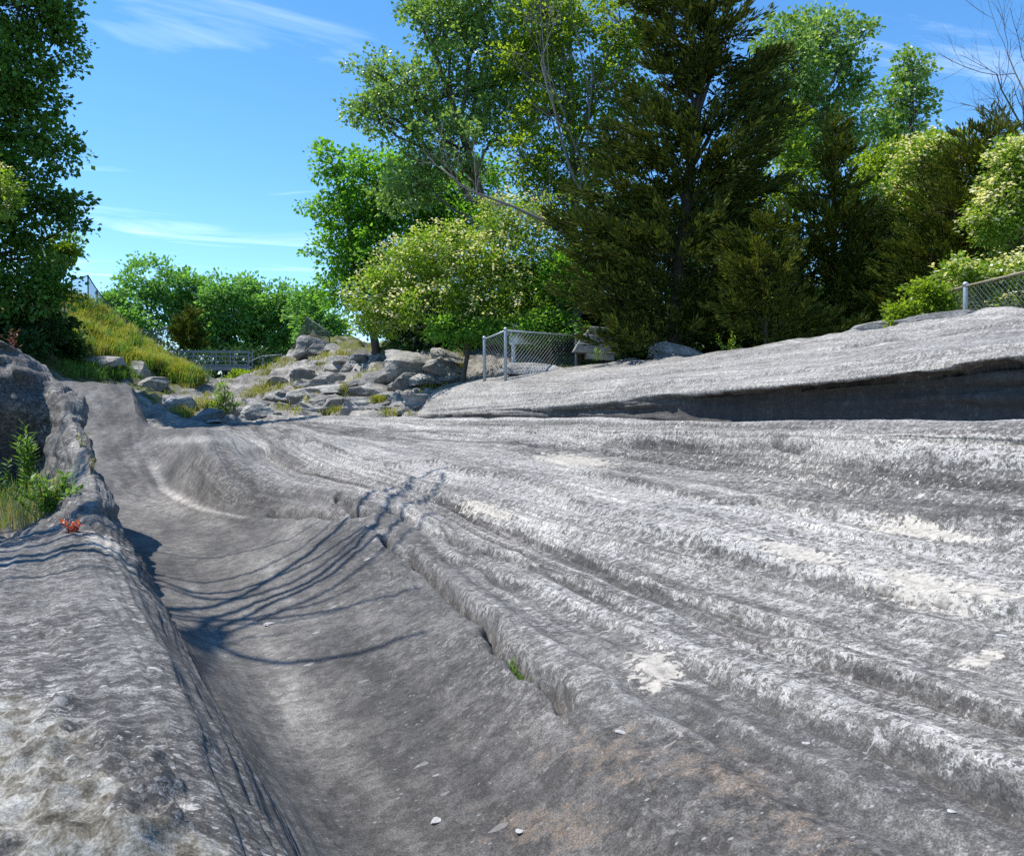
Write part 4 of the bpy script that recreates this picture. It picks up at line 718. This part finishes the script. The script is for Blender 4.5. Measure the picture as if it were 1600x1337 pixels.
def plants():
    # left bank: thick yellowish grass
    roots = []; rg = np.random.default_rng(11)
    while len(roots) < 1500:
        px = rg.uniform(108, 300); lo = 455+(px-108)*.72; hi = 545+(px-108)*.30; py = rg.uniform(lo, hi)
        if noise2(np.array([px*.045]), np.array([py*.045+3]))[0] < -.02: continue
        p = gsee(px, py, 30, 75)
        if p is not None: roots.append(p)
    roots = np.array(roots); rg.shuffle(roots); grass_mesh('grass', roots[:420]+RNG.normal(size=(420, 3))*np.array([.3, .3, 0]), .5, 30, .25, M_WEED, .03, .9, 'greener grass patches mixed into the left slope', kind='stuff'); roots = roots[300:]
    grass_mesh('grass', roots, .55, 34, .22, M_GRASS, .028, .8, 'thick yellow-green grass covering the left slope', kind='stuff')
    roots = []
    while len(roots) < 420:
        px = rg.uniform(260, 720); py = rg.uniform(535, 650)
        if noise2(np.array([px*.02+5]), np.array([py*.04]))[0] < .14: continue
        p = gsee(px, py, 27, 75)
        if p is not None: roots.append(p)
    grass_mesh('grass', roots, .26, 26, .16, M_GRASS, .02, .8, 'thin yellow grass in cracks of the rocky bank', kind='stuff')
    roots = [p for p in (gsee(rg.uniform(100, 215), rg.uniform(572, 592), 28, 60) for _ in range(160)) if p is not None]
    grass_mesh('grass', roots, .35, 26, .18, M_WEED, .02, .8, 'shaded green grass behind the top of the rock chute', kind='stuff')
    for (px, py), lab in [((545, 608), 'yellow grass tuft below the dark cracked boulder'), ((590, 628), 'green grass tuft at the top of the smooth rock'), ((292, 652), 'low green tuft at the foot of the small shrub'), ((670, 605), 'grass tuft under the broad ledge')]:
        p = gsee(px, py, 24, 60)
        if p is None: p = gpt(px, py, 33)
        grass_mesh('grass_tuft', p+RNG.normal(size=(14, 3))*np.array([.12, .12, 0]), .28, 30, .1, M_GRASS, .02, .8, lab, 'grass')
    # shrub in front of the bridge
    p = at(352, 648, 33); p[2] -= .1
    tree('small_shrub', 'small upright green shrub standing alone before the bridge', p, [(350, 625, 12, 18), (340, 635, 10, 10), (362, 632, 10, 12), (350, 605, 6, 10)], 33, .13, 900, M_DOGWOOD, cat='shrub', clump=.12, wl=.35, trunk_r=.025, bare=5)
    p = at(322, 648, 32); leafy_weed('weed', 'thin dark weed left of the small shrub', p-np.array([0, 0, .1]), .55, 5, M_DARKBUSH, .1, .3, .05)
    p = at(932, 560, 28); leafy_weed('spiky_plant', 'pale spiky plant beside the stone plinth', p-np.array([0, 0, .05]),   .3, 8, M_WEED, .25, .12, .08, leaves=4)
    p = at(1135, 560, 25.4); leafy_weed('weed', 'tall thin weeds at the rim right of the white rock', p-np.array([0, 0, .1]), .8, 9, M_DOGWOOD, .09, .35, .16)
    # pocket of weeds at the left
    def spot(px, py): return bed_at(px, py, 13)
    leafy_weed('goldenrod', 'tall bright green leafy weed in the left rock pocket', spot(48, 775), .72, 8, M_WEED, .12, .2, .05, leaves=34)
    leafy_weed('weed', 'low green leafy weed at the right of the pocket', spot(75, 800), .30, 12, M_WEED, .07, .5, .09)
    leafy_weed('weed', 'green leafy weed at the left edge of the pocket', spot(5, 785), .42, 8, M_WEED, .08, .4, .08)
    r_ = np.array([spot(x, y) for x, y in [(10, 800), (25, 805), (40, 800), (55, 806), (70, 795), (20, 815), (35, 818), (5, 822), (85, 790)]])
    grass_mesh('dry_grass', r_, .30, 40, .07, M_DRY, .008, .6, 'dry straw-coloured grass in the left rock pocket', 'grass')
    grass_mesh('green_grass', r_+.02, .34, 26, .08, M_WEED, .008, .5, 'fresh green grass among the straw in the left pocket', 'grass')
    leafy_weed('red_seedling', 'small red-leaved seedling beside the cream lichen patch', spot(113, 828)+np.array([0, 0, -.01]), .07, 5, M_RED, .045, .6, .03, leaves=8)
    leafy_weed('dry_sprig', 'orange dry sprig on the narrow rock fin', spot(128, 697), .13, 5, M_DRY, .05, .3, .03, leaves=7)
    leafy_weed('dry_sprig', 'second smaller dry sprig below on the narrow fin', spot(160, 712), .10, 4, M_DRY, .05, .3, .02, leaves=6)
    leafy_weed('red_shrub', 'reddish sprig above the left rock hump', spot(25, 540), .2, 6, M_REDDISH, .05, .4, .08, leaves=9)
    a, b = bed_at(795, 1015), bed_at(825, 1052)
    grass_mesh('crack_grass', [a+(b-a)*k+np.array([0, 0, .05]) for k in np.linspace(0, 1, 9)], .075, 10, .014, M_WEED, .005, 1.3, 'small green grass tuft growing out of the rock crack', 'grass')
plants()
def chips():
    for i, (px, py, sz) in enumerate([(420, 975, 1), (815, 1295, 1), (1347, 1072, 1), (1562, 985, 1), (680, 1280, 1.2), (970, 1137, .9), (1490, 1255, .9), (1260, 1150, .8)]):
        p = bed_at(px, py); f = np.dot(p-CAMP, FW); d = 17*sz*f/FPX
        boulder('stone_chip', p, (d, d*.7, d*.22), 'small white chip of stone lying on the grooved bedrock', 'white chips scattered on the bedrock', 400+i, M_CHIP, i*1.7, 0, 6, .40, 'stone chip', .1)
chips()

# ------------------------------------------------------------------ fences, bridge, box, plinth
def chain(mb, a, b, h, step, r=.006, sag=0):
    a = np.asarray(a, float); b = np.asarray(b, float); d = b-a; Ln = np.linalg.norm(d[:2]); n = int(Ln/step); z = np.array([0, 0, 1.])
    for s in (1, -1):
        k0 = -int(h/step)-1
        for k in range(k0, n+int(h/step)+2):
            # wire rises h over a run of h
            x0, x1 = k*step, k*step+s*h; z0, z1 = 0., h
            pts = []
            t0, t1 = 0., 1.
            dx = x1-x0
            ta, tb = sorted(((0-x0)/dx, (Ln-x0)/dx)); t0 = max(t0, ta); t1 = min(t1, tb)
            if t1-t0 < .02: continue
            for t in (t0, t1): pts.append(a+d*((x0+dx*t)/Ln)+z*(h*t))
            mb.tube(pts, r, 3, False)
def fence(name, label, pts, h, mat, rail_mat, wire_mat, step, pr=.03, rr=.02, wr=.006, group=None, caps=True, cat='fence', mids=False):
    root = empty(name, pts[0]); tag(root, label, cat, group); z = np.array([0, 0, 1.]); pts = [np.asarray(p, float) for p in pts]
    for p in pts:
        m = MB(); m.tube([p-z*.3, p+z*h, p+z*(h+.02)], [pr, pr, pr*.9], 10); o = m.build('post', mat, root, True)
        if caps:
            m = MB(); m.tube([p+z*(h-.02), p+z*(h+.03), p+z*(h+.06), p+z*(h+.075)], [pr*1.3, pr*1.3, pr*.9, pr*.2], 10); c = m.build('post_cap', mat, root, True); c.parent = o
    for a, b in zip(pts[:-1], pts[1:]):
        m = MB(); m.tube([a+z*(h-.03), (a+b)/2+z*(h-.035), b+z*(h-.03)], rr, 8); m.build('top_rail', rail_mat, root, True)
        m = MB(); chain(m, a+z*.04, b+z*.04, h-.1, step, wr); m.build('wire_mesh', wire_mat, root, False)
    return root
def built():
    z = np.array([0, 0, 1.])
    a = at(757, 597, 28.4); b = at(790, 586, 27.4); c = at(900, 585, 29.5); c[2] = b[2]+.02
    h = 1.40
    fence('chain_link_fence', 'galvanised chain link fence corner below the green shrub', [a, b, c], h, M_GALV, M_GALV, M_WIRE, .14, .05, .028, .005)
    # right fence
    p0 = at(1425, 505, 22); p1 = at(1508, 500, 20); p2 = at(1640, 480, 17.6); p0[2] = 3.12; p1[2] = 3.22; p2[2] = 3.30
    fence('chain_link_fence', 'chain link fence with rusty rail on the right rim', [p0, p1, p2], 1.28, M_GALV, M_RAIL, M_WIRE, .13, .05, .03, .0045)
    # dark fence along the left slope
    P = [gpt(112, 470, 44), gpt(138, 486, 46), gpt(152, 492, 48), gpt(168, 505, 50), gpt(200, 520, 54), gpt(215, 530, 56), gpt(243, 540, 58), gpt(262, 545, 60)]
    for p in P: p[2] += .22
    fence('slope_fence', 'dark mesh fence running down the top of the left slope', P, 1.4, M_DARKFENCE, M_DARKFENCE, M_DARKFENCE, .16, .035, .03, .007, caps=False)
    P = [gpt(388, 575, 61), gpt(410, 573, 61), gpt(440, 570, 60)]
    fence('bank_fence', 'grey fence continuing from the right end of the bridge', P, 1.2, M_BRIDGE, M_BRIDGE, M_DARKFENCE, .18, .035, .03, .006, caps=False)
    P = [gpt(455, 545, 54), gpt(480, 522, 50), gpt(515, 524, 47)]
    fence('bank_fence', 'dark fence on top of the rocky right bank', P, 1.15, M_DARKFENCE, M_DARKFENCE, M_DARKFENCE, .16, .035, .03, .007, caps=False)
    # footbridge
    L = at(272, 572, 60); Rr = at(388, 572, 60.5); Rr[2] = L[2]; d = Rr-L; Ln = np.linalg.norm(d); d /= Ln; nrm = np.array([-d[1], d[0], 0])
    root = empty('footbridge', L); tag(root, 'grey steel footbridge with open railings across the gully', 'bridge'); ax = [d, nrm, z]; mid = (L+Rr)/2
    m = MB(); m.box(mid+nrm*.75-z*.03, (Ln, 1.5, .07), ax); m.build('deck', M_BRIDGE, root)
    for s, off in ((0, 0), (1, 1.5)):
        m = MB(); m.box(mid+nrm*off-z*.15, (Ln+.2, .10, .22), ax); m.build('girder', M_BRIDGE, root)
        for k in range(5):
            p = L+d*Ln*k/4+nrm*(off+(.07 if s == 0 else -.07)); m = MB(); m.box(p+z*.50, (.075, .06, 1.06), ax); m.build('railing_post', M_BRIDGE, root)
        for hh, th in ((1.04, .07), (.72, .045), (.40, .03), (.12, .05)):
            m = MB(); m.box(mid+nrm*(off+(.02 if s == 0 else -.02))+z*hh, (Ln+.1, .05, th), ax); m.build('rail', M_BRIDGE, root)
    # stacked stone plinth
    c = at(915, 562, 28.9); root = empty('stone_plinth', c); tag(root, 'stepped stack of grey stone slabs under the cedar', 'stone plinth'); ax = [RT, FW, z]
    for k, (dx, w, hh, dep, zz) in enumerate([(.45, .9, .22, .8, .08), (.28, 1.45, .30, .95, .34), (.36, 1.25, .28, .9, .63), (.47, 1.0, .24, .85, .90)]):
        m = MB(); V = []
        for sx in (-1, 1):
            for sy in (-1, 1):
                for sz in (-1, 1):
                    V.append(c+RT*(dx+sx*w/2+(.16*(sz > 0) if sx < 0 and k else 0))+FW*(sy*dep/2)+z*(zz+sz*(hh/2-.006)+.04*sx*(-1)))
        m.add(V, [(0, 1, 3, 2), (4, 6, 7, 5), (0, 4, 5, 1), (2, 3, 7, 6), (0, 2, 6, 4), (1, 5, 7, 3)])
        o = m.build('stone_slab', M_STONE, root); bv = o.modifiers.new('bevel', 'BEVEL'); bv.width = .03; bv.segments = 2
    # small gabled box on a post behind the fence
    c = at(802, 578, 29.6); root = empty('gabled_box', c); tag(root, 'small gabled grey box on a post behind the fence', 'box')
    u = RT*.55-FW*.83; v = RT*.83+FW*.55; m = MB(); m.box(c+z*.35, (.10, .10, 1.1), [u, v, z]); m.build('post', M_WHITE, root)
    w_, dp, h0, h1 = .50, .80, .86, 1.22; zb = c; pr = lambda a_, b_, q: c+v*a_+u*b_+z*q
    # gable prism: ridge runs along v
    V = [pr(0, w_/2, h0), pr(0, -w_/2, h0), pr(0, -w_/2, h1), pr(0, w_/2, h1), pr(dp, w_/2, h0), pr(dp, -w_/2, h0), pr(dp, -w_/2, h1), pr(dp, w_/2, h1)]
    m = MB(); m.add(V, [(0, 1, 2, 3), (4, 7, 6, 5), (0, 3, 7, 4), (1, 5, 6, 2), (0, 4, 5, 1), (3, 2, 6, 7)]); rid = [pr(.001, 0, h1+.24), pr(dp-.001, 0, h1+.24)]
    m.add([V[3], V[2], rid[0], V[7], V[6], rid[1]], [(0, 1, 2, 2), (3, 5, 4, 4)]); m.build('box_wall', M_WHITE, root)
    for s in (-1, 1):
        a0 = pr(-.06, s*(w_/2+.12), h1-.10); a1 = pr(dp+.06, s*(w_/2+.12), h1-.10); r0 = pr(-.06, 0, h1+.27); r1 = pr(dp+.06, 0, h1+.27); t_ = z*.05
        m = MB(); m.add([a0, a1, r1, r0, a0+t_, a1+t_, r1+t_, r0+t_], [(0, 1, 2, 3), (4, 7, 6, 5), (0, 4, 5, 1), (3, 2, 6, 7), (0, 3, 7, 4), (1, 5, 6, 2)]); m.build('roof_panel', M_STONE, root)
built()

# ------------------------------------------------------------------ bare tree out of frame at left whose limbs throw the long shadows over the trough
def limb_tree():
    lines = [[(250, 905), (300, 930), (350, 926), (420, 905), (520, 860), (585, 815)], [(246, 922), (300, 945), (400, 945), (480, 910), (560, 860), (610, 800), (640, 755)], [(262, 940), (330, 962), (400, 950), (520, 900), (620, 830), (655, 780), (690, 735)],
             [(300, 962), (400, 966), (470, 950), (560, 915)], [(340, 966), (450, 966), (520, 950), (600, 935), (660, 915)], [(305, 985), (370, 1030), (440, 1037), (520, 1030), (600, 1005), (670, 985)], [(260, 955), (320, 985), (380, 995), (450, 990)], [(240, 860), (330, 880), (420, 850), (500, 815)], [(255, 915), (310, 938), (380, 936), (450, 915), (540, 862), (595, 812), (640, 768)], [(270, 950), (340, 970), (430, 958), (540, 912), (630, 850), (690, 800)], [(290, 955), (360, 975), (460, 972), (540, 950)], [(250, 898), (310, 915), (400, 895), (480, 850), (540, 800)], [(560, 790), (600, 760), (640, 738), (700, 728)]]
    rad = [.05, .06, .055, .036, .036, .044, .03, .026, .05, .045, .03, .04, .055]
    paths = []
    for i, ln in enumerate(lines):
        pts = np.array([bed_at(*p) for p in ln]); e = 9.2+.25*i; pts = pts+SUND*e
        q = pts.copy(); q[1:-1] = (pts[:-2]+2*pts[1:-1]+pts[2:])/4; paths.append(q)
    hub = paths[1][0]+np.array([-2.2, -1.2, -1.0]); base = np.array([hub[0]-1.5, hub[1]-.6, 0.]); base[2] = .6
    root = empty('bare_tree', base); tag(root, 'leafless tree left of the trough whose limbs shade the rock', 'tree')
    m = MB(); m.tube(bez(base-np.array([0, 0, .4]), hub, .6, 10, .05), np.linspace(.2, .09, 10), 8); m.build('trunk', M_DEADBARK, root, True)
    for p, r_ in zip(paths, rad):
        st = bez(hub, p[0], .1, 6)[:-1]; q = np.vstack([st, p]); m = MB(); m.tube(q, np.concatenate([np.linspace(max(.06, r_*1.2), r_, len(st)), np.linspace(r_, r_*.5, len(p))]), 6); m.build('limb', M_DEADBARK, root, True)
limb_tree()
